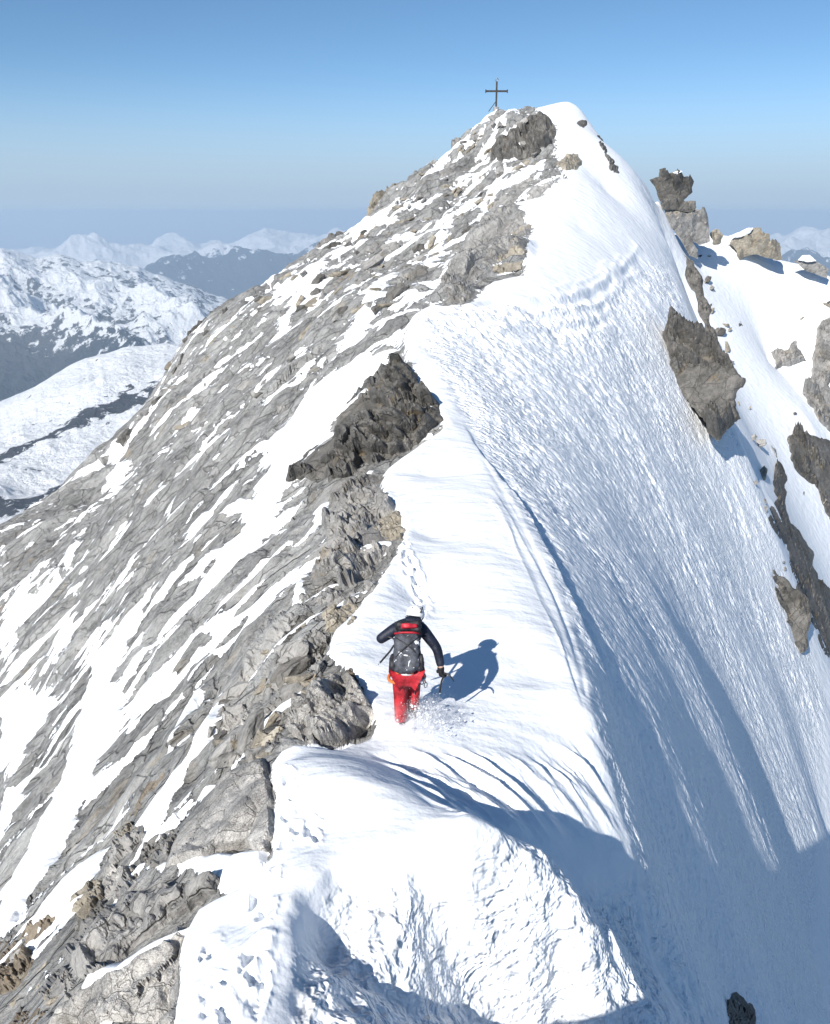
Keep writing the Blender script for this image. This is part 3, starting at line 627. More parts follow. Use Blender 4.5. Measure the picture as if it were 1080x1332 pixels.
# the upper crest and the summit
crag('rock_outcrop', 'dark overhanging summit outcrop with a rounded right end', 'rock outcrop', 'dark', [(637,205),(648,188),(668,176),(684,160),(700,154),(718,157),(726,172),(716,190),(697,204),(668,208),(650,211)], .34, cells=2.2)
crag('rock_block', 'pale flat block in the snow right of the upper crest', 'rock', 'tan', [(724,212),(735,203),(752,200),(758,209),(751,222),(736,224),(728,220)], .25, cells=1.3)
crag('rock_slab', 'long smooth slab slanting under the summit', 'rock slab', 'flank', [(730,229),(700,235),(668,240),(645,258),(625,285),(604,315),(582,345),(575,375),(590,382),(608,366),(632,330),(655,295),(672,270),(705,250)], .13, cells=2.4, amp=.8)
crag('rock_outcrop', 'brown jagged outcrop between the long slab and the snow', 'rock outcrop', 'grey', [(598,372),(612,350),(640,312),(660,285),(676,278),(692,296),(680,312),(664,322),(655,345),(625,358),(612,372)], .15, cells=2.8)
crag('boulder', 'rust-stained boulder at the edge of the upper snow slope', 'boulder', 'tan', [(640,352),(650,330),(668,320),(684,326),(678,350),(660,354)], .24, cells=1.8, amp=1.4)
crag('rock_block', 'grey block at the lowest end of the upper rock band', 'rock', 'grey', [(574,362),(588,352),(598,368),(618,366),(616,385),(606,398),(590,392),(576,385)], .3, cells=2.0)
crag('rock_outcrop', 'squarish skyline outcrop left of the summit cross', 'rock outcrop', 'grey', [(587,192),(592,178),(612,176),(632,165),(642,172),(628,188),(612,198),(590,200)], .3, cells=2.4, y=92)
crag('rock_outcrop', 'tall tan skyline outcrop halfway up the left ridge', 'rock outcrop', 'tan', [(470,296),(480,268),(486,252),(508,246),(532,236),(540,246),(520,270),(505,290),(488,304)], .3, cells=2.4, y=87.5)
crag('rock_outcrop', 'small skyline outcrop low on the left ridge', 'rock outcrop', 'grey', [(408,330),(418,312),(436,306),(452,300),(455,312),(436,326),(420,334)], .3, cells=2.4, y=83.5)
crag('rock_outcrop', 'dark skyline outcrop at the corner above the white hill', 'rock outcrop', 'dark', [(240,446),(252,424),(270,412),(288,400),(300,402),(292,424),(278,445),(262,462),(244,470)], .25, cells=2.6, y=75)
crag('stone', 'dark stone poking out of the summit snow on its right edge', 'stone', 'dark', [(750,160),(762,156),(769,162),(760,167)], .3, cells=1.5)
crag('rock_ledge', 'dark broken ledge on the right edge of the summit snow', 'rock ledge', 'dark', [(772,172),(780,176),(790,194),(800,212),(808,226),(798,225),(790,208),(780,190)], .25, cells=2.5)
# the right side
def cap(rock, outline, y):
    c = crag('snow_cap', None, None, 'snow', outline, .2, y=y, cells=1.2, amp=.25, jag=.06); c.location = Vector(c.location) - Vector(rock.location); c.parent = rock
tw = crag('rock_tower', 'topmost overhanging block of the rock tower right of the summit', 'rock tower', 'dark', [(845,234),(857,230),(858,220),(866,218),(869,226),(880,221),(886,222),(890,230),(903,236),(900,244),(901,250),(888,262),(870,264),(856,256),(852,243)], .4, cells=2.4, y=90, sink=1.2, jag=.06, amp=1.3)
cap(tw, [(875,224),(884,221),(888,223),(880,227)], 89.2)
crag('rock_tower', 'thin layer of dark rock under the topmost block of the tower', 'rock tower', 'dark', [(856,256),(870,259),(886,258),(892,262),(905,261),(906,270),(900,276),(862,272)], .3, cells=2.4, y=89.6, sink=1.2, jag=.08)
crag('rock_tower', 'broad lower block of the rock tower right of the summit', 'rock tower', 'grey', [(861,268),(890,268),(906,274),(920,278),(923,300),(924,314),(910,319),(899,313),(908,325),(908,337),(897,333),(882,308),(868,284)], .3, cells=2.2, y=90, sink=1.2, jag=.07, amp=1.2)
crag('stone', 'small pale stone leaning on the foot of the rock tower', 'stone', 'tan', [(924,303),(934,298),(941,306),(938,316),(927,318)], .4, cells=1.5, y=92)
oc = crag('rock_outcrop', 'snow-capped brown outcrop on the skyline at the right', 'rock outcrop', 'tan', [(949,316),(956,308),(972,303),(980,297),(990,296),(992,302),(1001,304),(1003,316),(1014,316),(1016,322),(1018,338),(1000,336),(985,331),(968,334),(962,340),(958,326)], .36, cells=2.8, y=97, sink=1.2, jag=.07, amp=1.3)
cap(oc, [(944,310),(956,304),(972,297),(980,296),(976,303),(960,309)], 96.6)
oe = crag('rock_outcrop', 'low snow-topped outcrop on the skyline at the right picture edge', 'rock outcrop', 'grey', [(1033,340),(1048,336),(1062,340),(1078,350),(1076,362),(1060,356),(1042,347)], .3, cells=2.6, y=98, sink=1.0, jag=.08)
cap(oe, [(1038,338),(1044,332),(1054,332),(1062,339),(1050,341)], 97.6)
crag('rock_outcrop', 'large folded dark outcrop on the right edge of the big snow face', 'rock outcrop', 'dark',
     [(859,432),(872,426),(888,430),(905,446),(930,456),(952,470),(970,492),(958,512),(964,545),(950,556),(934,574),(920,562),(906,536),(888,512),(876,500),(868,470)], .42, cells=2.3, y=(57.5,49.5), amp=1.7, sink=1.6, slab=.16)
crag('rock_ledge', 'thin dark rock rim between the rock tower and the folded outcrop', 'rock ledge', 'dark', [(888,330),(902,340),(914,372),(926,405),(934,440),(938,462),(926,455),(916,420),(904,380),(892,350)], .25, cells=3, y=(77.5,64))
crag('rock_outcrop', 'small isolated outcrop in the right-hand snow field', 'rock outcrop', 'grey', [(1003,458),(1012,452),(1025,456),(1036,442),(1042,456),(1050,470),(1035,474),(1020,476),(1008,482)], .25, cells=2.5)
crag('stone', 'tiny single stone in the right-hand snow field', 'stone', 'dark', [(958,420),(964,418),(967,424),(961,426)], .3, cells=1.5)
crag('rock_outcrop', 'tall grey crag cut by the right picture edge, upper one', 'rock outcrop', 'grey', [(1044,512),(1056,488),(1060,450),(1068,418),(1090,400),(1100,560),(1082,568),(1062,542)], .34, cells=3.0, amp=1.7, slab=.16)
crag('rock_outcrop', 'dark crag at the right picture edge under the tall grey one', 'rock outcrop', 'dark', [(1025,568),(1038,554),(1058,566),(1090,580),(1100,690),(1082,680),(1068,650),(1046,622),(1028,596)], .34, cells=3.0, amp=1.7, slab=.16)
crag('rock_rib', 'long dark shaded rib running down the right gully', 'rock rib', 'dark', [(1003,578),(1014,600),(1024,640),(1040,690),(1060,740),(1084,790),(1100,880),(1078,858),(1052,800),(1030,745),(1012,700),(1000,662),(1012,648),(1008,610)], .2, cells=3)
crag('rock_outcrop', 'small dark outcrop on the rim of the big snow face, above the larger dark blocks', 'rock outcrop', 'dark', [(960,662),(972,664),(985,680),(991,702),(984,710),(972,694)], .3, cells=2.2, y=(52,50))
crag('rock_outcrop', 'dark broken blocks on the rim of the big snow face near the right edge', 'rock outcrop', 'dark', [(990,732),(1006,738),(1022,752),(1044,772),(1056,800),(1052,840),(1042,850),(1028,824),(1010,790),(996,764)], .4, cells=2.6, amp=1.8, slab=.16, y=(49.5,46))
crag('rock_outcrop', 'nearly black rock half hidden in the shaded snow at the bottom edge', 'rock outcrop', 'dark', [(946,1300),(958,1290),(972,1300),(984,1318),(990,1345),(958,1345)], .45, cells=2.2)

# loose stones scattered over the upper flank: one mesh per kind, copies of it
def stone_mesh(name, seed):
    r = random.Random(seed); b = bmesh.new()
    for _ in range(11):
        v = Vector((r.gauss(0, 1), r.gauss(0, 1), r.gauss(0, 1))).normalized(); b.verts.new((v.x * .66, v.y * .42, v.z * .30))
    bmesh.ops.convex_hull(b, input=b.verts); bmesh.ops.delete(b, geom=[v for v in b.verts if not v.link_faces], context='VERTS')
    bmesh.ops.bevel(b, geom=b.edges[:], offset=.012, segments=1, affect='EDGES')
    bmesh.ops.triangulate(b, faces=b.faces); bmesh.ops.subdivide_edges(b, edges=b.edges[:], cuts=3, use_grid_fill=True)
    P = np.array([v.co[:] for v in b.verts]); h = facet3(P * 3.6, seed)
    for v, k in zip(b.verts, h): v.co *= 1 + .16 * k
    bmesh.ops.recalc_face_normals(b, faces=b.faces)
    me = bpy.data.meshes.new(name); b.to_mesh(me); b.free(); return me
SM = []
for k in range(6):
    me = stone_mesh('loose_stone', 300 + k); me.materials.append(G[('grey', 'flank', 'tan', 'tan', 'dark', 'grey')[k]]); SM.append(me)
def scatter(region, n, s0, s1, label, group, seed, sq=False):
    r = random.Random(seed); reg = np.array(region, float); cnt = 0; us, vs = [], []
    while len(us) < n:
        u = r.uniform(reg[:, 0].min(), reg[:, 0].max()); v = r.uniform(reg[:, 1].min(), reg[:, 1].max())
        if sdist(region, np.array([u]), np.array([v]))[0] > 0: us.append(u); vs.append(v)
    P = cast(np.array(us), np.array(vs), TZ)
    for p in P:
        if np.isnan(p[0]): continue
        o = bpy.data.objects.new('loose_stone', SM[r.randrange(6)]); COL.objects.link(o)
        s = s0 * (s1 / s0) ** (r.random() ** 1.8); o.location = Vector(p) + Vector((0, 0, -.02 * s)); o.scale = (s, s, s * r.uniform(.8, 1.3))
        o.rotation_euler = (r.uniform(-.5, .5), r.uniform(-.9, -.1), math.radians(27) + r.uniform(-.6, .6))
        tag(o, label, 'stone', group)
scatter([(470,300),(520,250),(590,200),(620,165),(690,150),(720,200),(660,240),(610,300),(560,350),(500,400),(420,440),(380,400),(430,340)], 120, .7, 2.6, 'grey angular stone among snow patches below the summit', 'stones strewn over the upper flank', 3)
scatter([(240,440),(330,380),(420,440),(400,520),(300,560),(220,560),(200,520)], 20, .6, 1.6, 'small grey stone on the steep slab below the left skyline', 'stones strewn on the left slab', 5)
scatter([(300,880),(370,800),(440,790),(430,860),(360,980),(300,1000),(270,960)], 60, .16, .75, 'small broken grey stone in the rubble along the crest beside the climber', 'rubble along the crest', 6)
scatter([(0,1330),(10,1240),(90,1190),(130,1130),(200,1090),(260,1040),(230,1090),(180,1160),(110,1220),(80,1300)], 25, .09, .34, 'small angular stone in the rubble at the lower left', 'rubble at the lower left', 8)
scatter([(130,600),(205,500),(240,440),(330,380),(400,335),(470,292),(500,250),(590,196),(640,145),(650,152),(600,205),(510,262),(480,305),(410,348),(340,395),(250,455),(215,510),(140,618)], 30, .6, 1.8, 'dark angular stone on the left skyline ridge', 'stones along the left skyline', 12)
scatter([(880,320),(905,345),(925,420),(940,465),(955,520),(968,575),(985,650),(1000,720),(1030,770),(1010,700),(990,600),(975,520),(950,440),(930,340),(915,325)], 25, .5, 1.7, 'dark broken stone along the shaded gully right of the big snow face', 'stones along the right gully', 14)
scatter([(1040,400),(1080,390),(1080,690),(1040,640),(1015,560),(1040,520)], 15, .5, 1.8, 'grey stone beside the crags at the right picture edge', 'stones beside the right-hand crags', 15)
# ------------------------------------------------------------------ climber, pack, tools, cross
def plain(name, col, rough=.6, var=.25, scale=18, bump=.004, metal=0., dust=0.0):
    s = N(name); tc = s.n('TexCoord').outputs['Object']; n = s.noise(tc, scale, 4, .6)
    c = s.mix(s.ramp(n, .3, .7), tuple(k * (1 - var) for k in col), tuple(min(1, k * (1 + var)) for k in col))
    if dust:
        c = s.mix(s.ramp(s.noise(tc, 9, 5, .65, .8), 1 - dust, 1.06 - dust), c, (.82,.84,.87))
    return s.surf(c, rough, s.bump(s.noise(tc, scale * .55, 3, .5), bump), .3, metal)
PM = {'skin': plain('skin', (.50,.32,.24), .5), 'jacket': plain('black_jacket', (.013,.017,.032), .55, .35, 14, .02), 'red': plain('red_trousers', (.34,.016,.024), .6, .45, 10, .03),
      'pack': plain('pack_fabric', (.055,.06,.075), .6, .5, 14, .02, 0, .41), 'lid': plain('pack_lid_fabric', (.02,.02,.025), .55, .4, 14, .015, 0, .30), 'redlid': plain('red_pack_trim', (.42,.02,.035), .5, .3), 'white': plain('white_shell', (.80,.80,.80), .35, .04),
      'orange': plain('orange_webbing', (.75,.19,.05), .6), 'web': plain('pale_webbing', (.62,.60,.60), .6), 'black': plain('black_metal', (.025,.025,.03), .4, .2), 'steel': plain('grey_steel', (.28,.29,.30), .4, .2, 18, .001, .7),
      'glove': plain('black_glove', (.015,.015,.017), .6), 'boot': plain('boot', (.03,.03,.035), .5, .3, 14, .01, 0, .48), 'iron': plain('weathered_iron', (.045,.04,.037), .7, .4, 8), 'hair': plain('dark_hair', (.03,.02,.015), .7)}
def skin(name, verts, edges, mat, parent, sub=2, root=0):
    me = bpy.data.meshes.new(name); me.from_pydata([v[:3] for v in verts], edges, []); o = bpy.data.objects.new(name, me); COL.objects.link(o)
    o.modifiers.new('s', 'SKIN').use_smooth_shade = True
    m = o.modifiers.new('u', 'SUBSURF'); m.levels = m.render_levels = sub
    for i, v in enumerate(verts):
        d = me.skin_vertices[0].data[i]; r = v[3]; d.radius = r if isinstance(r, tuple) else (r, r); d.use_root = i == root
    dg = bpy.context.evaluated_depsgraph_get(); res = bpy.data.meshes.new_from_object(o.evaluated_get(dg)); bpy.data.objects.remove(o); bpy.data.meshes.remove(me)
    res.name = name; res.materials.clear(); return link(name, res, mat, parent)
def tube(bm, pts, r, seg=8, cap=True):
    pts = [Vector(p) for p in pts]; rings = []
    for i, p in enumerate(pts):
        t = (pts[min(i + 1, len(pts) - 1)] - pts[max(i - 1, 0)]).normalized(); a = t.orthogonal().normalized() if i == 0 else (a - t * a.dot(t)).normalized(); b = t.cross(a)
        rr = r[i] if isinstance(r, (list, tuple)) else r
        rings.append([bm.verts.new(p + (a * math.cos(k * 2 * math.pi / seg) + b * math.sin(k * 2 * math.pi / seg)) * rr) for k in range(seg)])
    for i in range(len(rings) - 1):
        for k in range(seg): bm.faces.new((rings[i][k], rings[i][(k + 1) % seg], rings[i + 1][(k + 1) % seg], rings[i + 1][k]))
    if cap: bm.faces.new(rings[0][::-1]); bm.faces.new(rings[-1])
def tubes(name, lst, mat, parent, seg=8):
    b = bmesh.new()
    for pts, r in lst: tube(b, pts, r, seg)
    bmesh.ops.recalc_face_normals(b, faces=b.faces); me = bpy.data.meshes.new(name); b.to_mesh(me); b.free(); me.polygons.foreach_set('use_smooth', np.ones(len(me.polygons), bool)); return link(name, me, mat, parent)
def pillow(name, size, mat, parent, M4, pinch=.25, noise_amp=.02, seed=0, cuts=14):
    """a soft rounded box: fabric bag"""
    b = bmesh.new(); bmesh.ops.create_cube(b, size=2); bmesh.ops.subdivide_edges(b, edges=b.edges[:], cuts=cuts, use_grid_fill=True)
    P = np.array([v.co[:] for v in b.verts]); e = 4.5; L = (np.abs(P) ** e).sum(1) ** (1 / e); P = P / L[:, None]
    P[:, 0] *= 1 - pinch * np.clip(P[:, 2], 0, 1) ** 2; P = P * np.array(size)
    nz = fbm2(P[:, 0] * 9 + P[:, 1] * 5 + seed, P[:, 2] * 9, 3, seed) * noise_amp
    for v, p, k in zip(b.verts, P, nz): v.co = M4 @ (Vector(p) * (1 + k / max(size)))
    me = bpy.data.meshes.new(name); b.to_mesh(me); b.free(); me.polygons.foreach_set('use_smooth', np.ones(len(me.polygons), bool)); return link(name, me, mat, parent)
def empty(name, loc): o = bpy.data.objects.new(name, None); COL.objects.link(o); o.location = loc; o.empty_display_size = .2; return o

S0 = 1.0
foot = cast(np.array([529.]), np.array([938.]), TZ)[0]
foot = Vector(foot) - Vector((0, 0, .15))
man = tag(empty('person', foot), 'climber in black jacket, red trousers and white helmet climbing the snow crest, seen from behind', 'person')
torso = [(0,.02,.93,(.15,.12)), (0,.11,1.06,(.145,.115)), (.02,.26,1.22,(.165,.125)), (.04,.38,1.33,(.15,.11)), (.07,.43,1.38,.065), (.10,.48,1.41,.085), (.115,.51,1.45,(.095,.10)), (.12,.52,1.50,.075)]
armL = [(-.17,.34,1.32,.085), (-.36,.27,1.21,.066), (-.27,.55,1.13,.05), (-.25,.61,1.11,.04)]
armR = [(.22,.34,1.32,.085), (.405,.24,1.10,.066), (.45,.15,.89,.05), (.457,.145,.85,.04)]
legL = [(-.095,.02,.88,(.115,.12)), (-.095,.11,.50,.088), (-.085,-.04,.13,.078), (-.075,-.01,.07,.05), (-.08,.13,.045,.045)]
legR = [(.10,.03,.88,(.115,.12)), (.115,.27,.56,.088), (.085,.17,.19,.078), (.085,.18,.13,.05), (.095,.32,.11,.045)]
legL, legR = [[(a * .86, b, c, r) for a, b, c, r in L] for L in (legL, legR)]
V = torso + armL + armR + legL + legR; nt = len(torso)
E = [(i, i + 1) for i in range(nt - 1)] + [(3, nt), (nt, nt + 1), (nt + 1, nt + 2), (nt + 2, nt + 3), (3, nt + 4), (nt + 4, nt + 5), (nt + 5, nt + 6), (nt + 6, nt + 7)]
k0 = nt + 8; E += [(0, k0)] + [(k0 + i, k0 + i + 1) for i in range(4)] + [(0, k0 + 5)] + [(k0 + 5 + i, k0 + 6 + i) for i in range(4)]
shrink = lambda L, f: [(a, b, c, tuple(k * f for k in r) if isinstance(r, tuple) else r * f) for a, b, c, r in L]
skin('body', shrink(V, .86), E, PM['skin'], man)
# face: nose and ears of the bowed head
tubes('nose', [([(.122,.595,1.43), (.125,.62,1.405), (.124,.605,1.395)], [.012, .016, .012])], PM['skin'], man)
Jv = torso[:5] + armL[:3] + armR[:2] + [(.455,.148,.868,.052)]; Jv[0] = (0,.02,.93,(.165,.135)); Jv[4] = (.085,.445,1.40,.088)
skin('jacket', shrink(Jv, 1.06), [(0,1),(1,2),(2,3),(3,4),(3,5),(5,6),(6,7),(3,8),(8,9),(9,10)], PM['jacket'], man)
Tv = [(0,.02,.92,(.17,.14))] + legL[:3] + legR[:3]
tr = skin('trousers', shrink(Tv, 1.12), [(0,1),(1,2),(2,3),(0,4),(4,5),(5,6)], PM['red'], man)
for L in (legL, legR):
    skin('boot', [(L[2][0], L[2][1], L[2][2] + .07, .068), (L[3][0], L[3][1] - .03, L[3][2] - .01, .06), (L[3][0], L[3][1] + .06, L[3][2] - .015, .055), L[4][:3] + (.048,)], [(0,1),(1,2),(2,3)], PM['boot'], man)
# gloves: a palm, four bent fingers, a thumb
def glove(w, d, curl, side):
    w = Vector(w); d = Vector(d).normalized(); c = Vector(curl).normalized(); s_ = d.cross(c).normalized() * side
    V = [tuple(w - d * .05) + (.05,), tuple(w) + (.042,), tuple(w + d * .07) + ((.045, .03),)]; E = [(0, 1), (1, 2)]
    for i, (o, l) in enumerate([(-.034, .062), (-.012, .072), (.012, .068), (.034, .054)]):
        b = len(V); q = w + d * .085 + s_ * o
        V += [tuple(q) + (.014,), tuple(q + d * l * .5 + c * .012) + (.013,), tuple(q + d * l * .62 + c * .05) + (.012,), tuple(q + d * l * .25 + c * .07) + (.011,)]; E += [(2, b), (b, b + 1), (b + 1, b + 2), (b + 2, b + 3)]
    b = len(V); q = w + d * .02 - s_ * .04
    V += [tuple(q) + (.017,), tuple(q - s_ * .02 + d * .03 + c * .03) + (.015,), tuple(q + d * .06 + c * .055 - s_ * .004) + (.013,)]; E += [(1, b), (b, b + 1), (b + 1, b + 2)]
    return skin('glove', V, E, PM['glove'], man, 2)
glove((.457,.145,.85), (.05,-.06,-1), (.55,.75,0), 1)
glove((-.25,.61,1.11), (.15,.9,-.25), (.6,0,-.8), -1)
# helmet
b = bmesh.new(); bmesh.ops.create_uvsphere(b, u_segments=32, v_segments=20, radius=1)
hm = Matrix.Translation((.118,.515,1.465)) @ Matrix.Rotation(math.radians(-24), 4, 'X') @ Matrix.Rotation(math.radians(8), 4, 'Y')
for v in b.verts:
    x, y, zz = v.co; rim = -.25 - .10 * y
    if zz < rim: zz = rim - .02 * (1 if zz < rim - .4 else 0)
    rib = 1 + .025 * max(0, math.cos(x * 9)) * max(0, zz)
    v.co = hm @ Vector((x * .125 * rib, y * .15 * rib, zz * .125 * rib))
me = bpy.data.meshes.new('helmet'); b.to_mesh(me); b.free(); me.polygons.foreach_set('use_smooth', np.ones(len(me.polygons), bool)); hel = link('helmet', me, PM['white'], man)
tubes('vent', [([hm @ Vector((x, y0_, .10)), hm @ Vector((x * 1.08, y0_ - .07, .075))], .009) for x in (-.05, 0, .05) for y0_ in (.0, -.03)], PM['black'], hel)
tubes('headlamp_clip', [([hm @ Vector((.06,-.135,.03)), hm @ Vector((.075,-.13,.075)), hm @ Vector((.08,-.11,.11))], .008)], PM['black'], hel)
tubes('chin_strap', [([hm @ Vector((-.11,0,-.03)), hm @ Vector((-.07,.05,-.13)), hm @ Vector((.07,.05,-.13)), hm @ Vector((.11,0,-.03))], .008)], PM['black'], man)
skin('hood', [(.0,.36,1.36,.08), (.08,.40,1.405,(.12,.085)), (.16,.44,1.38,.075), (.10,.455,1.42,.105)], [(0,1),(1,2),(1,3)], PM['jacket'], man)
# harness
har = tubes('harness', [([(.172 * math.cos(a), .02 + .145 * math.sin(a), .945 + .02 * math.sin(a)) for a in np.linspace(0, 2 * math.pi, 25)], .018)], PM['web'], man)
def loop(c, rx, ry, tilt, r, m, name):
    return tubes(name, [([(c[0] + rx * math.cos(a), c[1] + ry * math.sin(a), c[2] + tilt * math.cos(a)) for a in np.linspace(0, 2 * math.pi, 25)], r)], m, har)
loop((-.095,.035,.80), .138, .148, .015, .022, PM['orange'], 'leg_loop'); loop((.105,.06,.80), .138, .148, -.015, .018, PM['web'], 'leg_loop')
tubes('buckle', [([(-.17,-.09,.96), (-.09,-.125,.95)], .026)], PM['orange'], har); tubes('buckle', [([(.04,-.128,.95), (.09,-.118,.955)], .02)], PM['orange'], har)
gr = random.Random(4)
for i in range(7):
    x, y = .155 + .012 * i, -.10 + .045 * i; L = gr.uniform(.10, .24); dx = gr.uniform(-.02, .08)
    q = tubes('quickdraw', [([(x, y, .945), (x + dx * .5, y - .02, .945 - L * .5), (x + dx, y - .02, .945 - L)], [.009, .012, .009])], PM['black' if i % 3 else 'orange'], har)
    cx, cz = x + dx, .945 - L - .03
    tubes('carabiner', [([(cx + .020 * math.cos(a), y - .02 + .01 * math.cos(a), cz + .038 * math.sin(a)) for a in np.linspace(0, 2 * math.pi, 13)], .0065)], PM['steel' if i % 2 else 'black'], q, 6)
# the pack sits on the back
R3 = Matrix.Rotation(math.radians(-40), 4, 'X')
bp = tag(empty('backpack', foot + S0 * Vector((.0, .03, 1.0))), 'dark grey backpack dusted with snow, on the back of the climber', 'backpack')
T0 = Matrix.Translation((.0, .0, .0)) 
PK = Matrix.Translation((.008, .005, .165)) @ R3
pillow('pack_body', (.170, .115, .28), PM['pack'], bp, PK, .12, .03, 3)
pillow('lid', (.165, .13, .075), PM['lid'], bp, PK @ Matrix.Translation((.02, -.01, .30)) @ Matrix.Rotation(math.radians(-10), 4, 'X'), .15, .03, 5)
pillow('lid_pocket', (.105, .06, .03), PM['redlid'], bp, PK @ Matrix.Translation((.03, -.125, .305)), .1, .02, 6, 8)
pillow('side_pocket', (.045, .075, .11), PM['lid'], bp, PK @ Matrix.Translation((-.175, .0, -.14)), .1, .02, 8, 8)
pillow('side_pocket', (.045, .075, .11), PM['lid'], bp, PK @ Matrix.Translation((.175, .0, -.14)), .1, .02, 9, 8)
pp = lambda *p: tuple(PK @ Vector(p))
tubes('compression_strap', [([pp(-.14,-.10,.16), pp(-.05,-.125,.10), pp(.08,-.125,.0), pp(.14,-.10,-.06)], .008)], PM['black'], bp)
tubes('compression_strap', [([pp(.15,-.09,.17), pp(.05,-.125,.09), pp(-.08,-.125,-.02), pp(-.15,-.09,-.10)], .008)], PM['black'], bp)
tubes('red_trim', [([pp(-.16,-.085,.22), pp(-.06,-.125,.225), pp(.08,-.125,.225), pp(.165,-.085,.22)], .013)], PM['redlid'], bp)
for sx in (-1, 1): tubes('shoulder_strap', [([pp(sx * .10,.09,.27), pp(sx * .12,.17,.31), pp(sx * .14,.30,.22), pp(sx * .17,.28,.0), pp(sx * .17,.10,-.2)], .02)], PM['lid'], bp)
tubes('hip_belt', [([pp(-.15,.06,-.24), pp(-.2,.15,-.25), pp(-.17,.28,-.22)], .024), ([pp(.15,.06,-.24), pp(.2,.15,-.25), pp(.17,.28,-.22)], .024)], PM['lid'], bp)
# ice axes
def axe(loc, M3, label, ln=.50):
    r = tag(empty('ice_axe', loc), label, 'ice axe'); T = lambda L: [tuple(M3 @ Vector(p)) for p in L]
    tubes('shaft', [(T([(0,0,-ln), (0,0,-ln * .4), (.012,0,-.06), (0,0,.0)]), .013)], PM['black'], r)
    tubes('pick', [(T([(-.01,0,0), (.07,0,.012), (.13,0,-.012), (.175,0,-.055)]), [.016, .014, .011, .005])], PM['black'], r)
    tubes('adze', [(T([(.01,0,0), (-.05,0,.008), (-.085,0,-.01)]), [.014, .016, .026])], PM['black'], r)
    tubes('spike', [(T([(0,0,-ln), (0,0,-ln - .05)]), [.011, .003])], PM['steel'], r); return r
axe(foot + S0 * Vector((.48,.135,.795)), Matrix.Rotation(math.radians(8), 3, 'Y') @ Matrix.Rotation(math.radians(-30), 3, 'Z'), 'ice axe held by its head in the right glove of the climber', .30)
axe(foot + S0 * Vector((-.12,.13,1.24)), Matrix.Rotation(math.radians(38), 3, 'Y') @ Matrix.Rotation(math.radians(160), 3, 'Z'), 'ice axe strapped to the left side of the backpack, shaft pointing down', .36)
# powder kicked up by the boots: loose grains and a thin puff
pr = random.Random(21); b = bmesh.new()
for i in range(4200):
    f = pr.random(); a = pr.uniform(0, 6.283); rr = abs(pr.gauss(0, .26)) + .02
    p = Vector((.10 + f * .32 + rr * math.cos(a) * .9, -.02 + rr * math.sin(a) * .8 + .1 * f, .09 + abs(pr.gauss(0, .17)) * (1.3 - .8 * f)))
    s_ = .0018 + .0055 * pr.random() ** 3 + (.016 if pr.random() < .015 else 0)
    vs = [b.verts.new(p + Vector(d) * s_ * pr.uniform(.6, 1.4)) for d in ((1,0,0),(-1,0,0),(0,1,0),(0,-1,0),(0,0,1),(0,0,-1))]
    for t in ((0,2,4),(2,1,4),(1,3,4),(3,0,4),(2,0,5),(1,2,5),(3,1,5),(0,3,5)): b.faces.new([vs[k] for k in t])
me = bpy.data.meshes.new('snow_spray'); b.to_mesh(me); b.free(); sp = tag(link('snow_spray', me, plain('powder_grains', (.85,.87,.9), .8, .02)), 'fine snow grains flying up round the boots of the climber', 'snow spray', kind='stuff'); sp.location = foot
pm = bpy.data.materials.new('powder_puff'); pm.use_nodes = True; q = pm.node_tree; q.nodes.clear(); o_ = q.nodes.new('ShaderNodeOutputMaterial'); vv = q.nodes.new('ShaderNodeVolumePrincipled')
vv.inputs['Color'].default_value = (.97,.98,1,1); q.links.new(vv.outputs[0], o_.inputs['Volume'])
nt_ = q.nodes.new('ShaderNodeTexNoise'); nt_.inputs['Scale'].default_value = 11; nt_.inputs['Detail'].default_value = 4
tcn = q.nodes.new('ShaderNodeTexCoord'); q.links.new(tcn.outputs['Object'], nt_.inputs['Vector'])
mrn = q.nodes.new('ShaderNodeMapRange'); q.links.new(nt_.outputs[0], mrn.inputs[0]); mrn.inputs[1].default_value = .40; mrn.inputs[2].default_value = .80; mrn.inputs[4].default_value = 4.0; q.links.new(mrn.outputs[0], vv.inputs['Density'])
b = bmesh.new(); bmesh.ops.create_icosphere(b, subdivisions=4, radius=1)
P = np.array([v.co[:] for v in b.verts]); kf = fbm2(P[:, 0] * 1.5 + P[:, 2], P[:, 1] * 1.5 - P[:, 2] * .7, 3, 77)
for v, k in zip(b.verts, kf): v.co = Vector((.16 + v.co.x * .46 * (1 + .3 * k), -.02 + v.co.y * .34 * (1 + .3 * k), .20 + v.co.z * .24 * (1 + .4 * k)))
me = bpy.data.meshes.new('powder_puff'); b.to_mesh(me); b.free(); pf = tag(link('powder_puff', me, pm), 'thin cloud of powder snow round the boots of the climber', 'snow cloud', kind='stuff'); pf.location = foot
for o in (man, bp): o.scale = (S0, S0, S0)
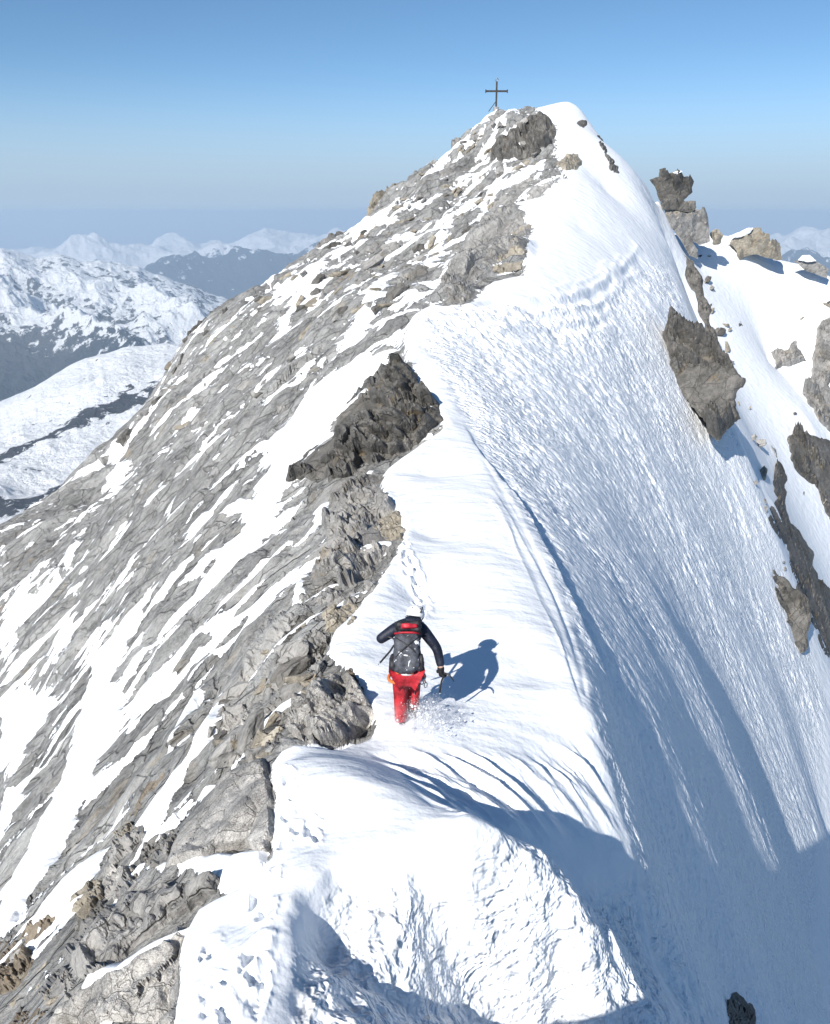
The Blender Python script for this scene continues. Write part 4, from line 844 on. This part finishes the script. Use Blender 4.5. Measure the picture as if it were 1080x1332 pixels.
# summit cross
cb = cast(np.array([645.]), np.array([141.]), TZ)[0]
if np.isnan(cb[0]): cb = at(645., 140., 95.)
cb = at(645.5, 140.0, cb[1]); cr = tag(empty('summit_cross', tuple(cb)), 'dark iron summit cross with a ring on top, standing on the rocky peak', 'cross')
H = 31 / F * np.linalg.norm(cb) * 1.0
def bars(name, lst, mat, parent, bev=.012):
    bb = bmesh.new()
    for c, sx, sy, sz in lst:
        g_ = bmesh.ops.create_cube(bb, size=1); bmesh.ops.scale(bb, vec=(sx, sy, sz), verts=g_['verts']); bmesh.ops.translate(bb, vec=c, verts=g_['verts'])
    bmesh.ops.bevel(bb, geom=bb.edges[:], offset=bev, segments=1, affect='EDGES'); me = bpy.data.meshes.new(name); bb.to_mesh(me); bb.free(); return link(name, me, mat, parent)
bars('upright', [((0, 0, H * .44 - .2), .17, .15, H * .88 + .4)], PM['iron'], cr)
bars('crossbar', [((-.5 * H * .36 - .085, 0, H * .56), H * .36, .14, .17), ((.5 * H * .36 + .085, 0, H * .56), H * .36, .14, .17)], PM['iron'], cr)
bars('end_cap', [((-H * .36 - .12, 0, H * .56), .10, .20, .30)], PM['iron'], cr); bars('end_cap', [((H * .36 + .12, 0, H * .56), .10, .20, .30)], PM['iron'], cr)
tubes('top_ring', [([(.13 * math.cos(a), 0, H * .88 + .16 + .15 * math.sin(a)) for a in np.linspace(0, 2 * math.pi, 19)], .04)], PM['steel'], cr)
bars('stone_foot', [((0, 0, -.1), .5, .45, .35)], G['grey'], cr, .05)
tubes('brace', [([(-.75, .1, -.35), (-.06, 0, H * .2)], .035), ], PM['iron'], cr)
# ------------------------------------------------------------------ light
sunv = Vector((1.36, 2.2, -1.75)).normalized()
sl = bpy.data.lights.new('sun', 'SUN'); sl.energy = 5.0; sl.angle = math.radians(.5); sl.color = (1, .955, .88)
so = bpy.data.objects.new('sun', sl); COL.objects.link(so); so.rotation_euler = sunv.to_track_quat('-Z', 'Y').to_euler(); so.location = (-20, -30, 30)
w = bpy.data.worlds.new('World'); SC.world = w; w.use_nodes = True; wt = w.node_tree
sky = wt.nodes.new('ShaderNodeTexSky'); sky.sky_type = 'NISHITA'; sky.sun_disc = False
sky.sun_elevation = math.asin(-sunv.z); sky.sun_rotation = math.atan2(-sunv.x, -sunv.y); sky.altitude = 3300; sky.air_density = 1.0; sky.dust_density = .0; sky.ozone_density = 3.0
bg = wt.nodes['Background']; bg.inputs[1].default_value = .088
# thin haze low in the sky: the lowest degrees pale towards grey-blue
tc = wt.nodes.new('ShaderNodeTexCoord'); sep = wt.nodes.new('ShaderNodeSeparateXYZ'); wt.links.new(tc.outputs['Generated'], sep.inputs[0])
mr = wt.nodes.new('ShaderNodeMapRange'); mr.interpolation_type = 'SMOOTHERSTEP'; wt.links.new(sep.outputs[2], mr.inputs[0])
mr.inputs[1].default_value = -.01; mr.inputs[2].default_value = .16; mr.inputs[3].default_value = 1; mr.inputs[4].default_value = 0
mx = wt.nodes.new('ShaderNodeMix'); mx.data_type = 'RGBA'; wt.links.new(mr.outputs[0], mx.inputs[0]); hs = wt.nodes.new('ShaderNodeHueSaturation'); hs.inputs['Saturation'].default_value = 1.08; hs.inputs['Hue'].default_value = .494; wt.links.new(sky.outputs[0], hs.inputs['Color']); wt.links.new(hs.outputs[0], mx.inputs[6]); mx.inputs[7].default_value = (3.7, 4.9, 6.3, 1)
wt.links.new(mx.outputs[2], bg.inputs[0])
SC.view_settings.view_transform = 'Standard'; SC.view_settings.look = 'None'; SC.view_settings.exposure = 0.40; SC.view_settings.gamma = 1
SC.render.engine = 'CYCLES'; SC.cycles.use_denoising = True; SC.cycles.max_bounces = 6; SC.cycles.diffuse_bounces = 3; SC.cycles.volume_bounces = 1
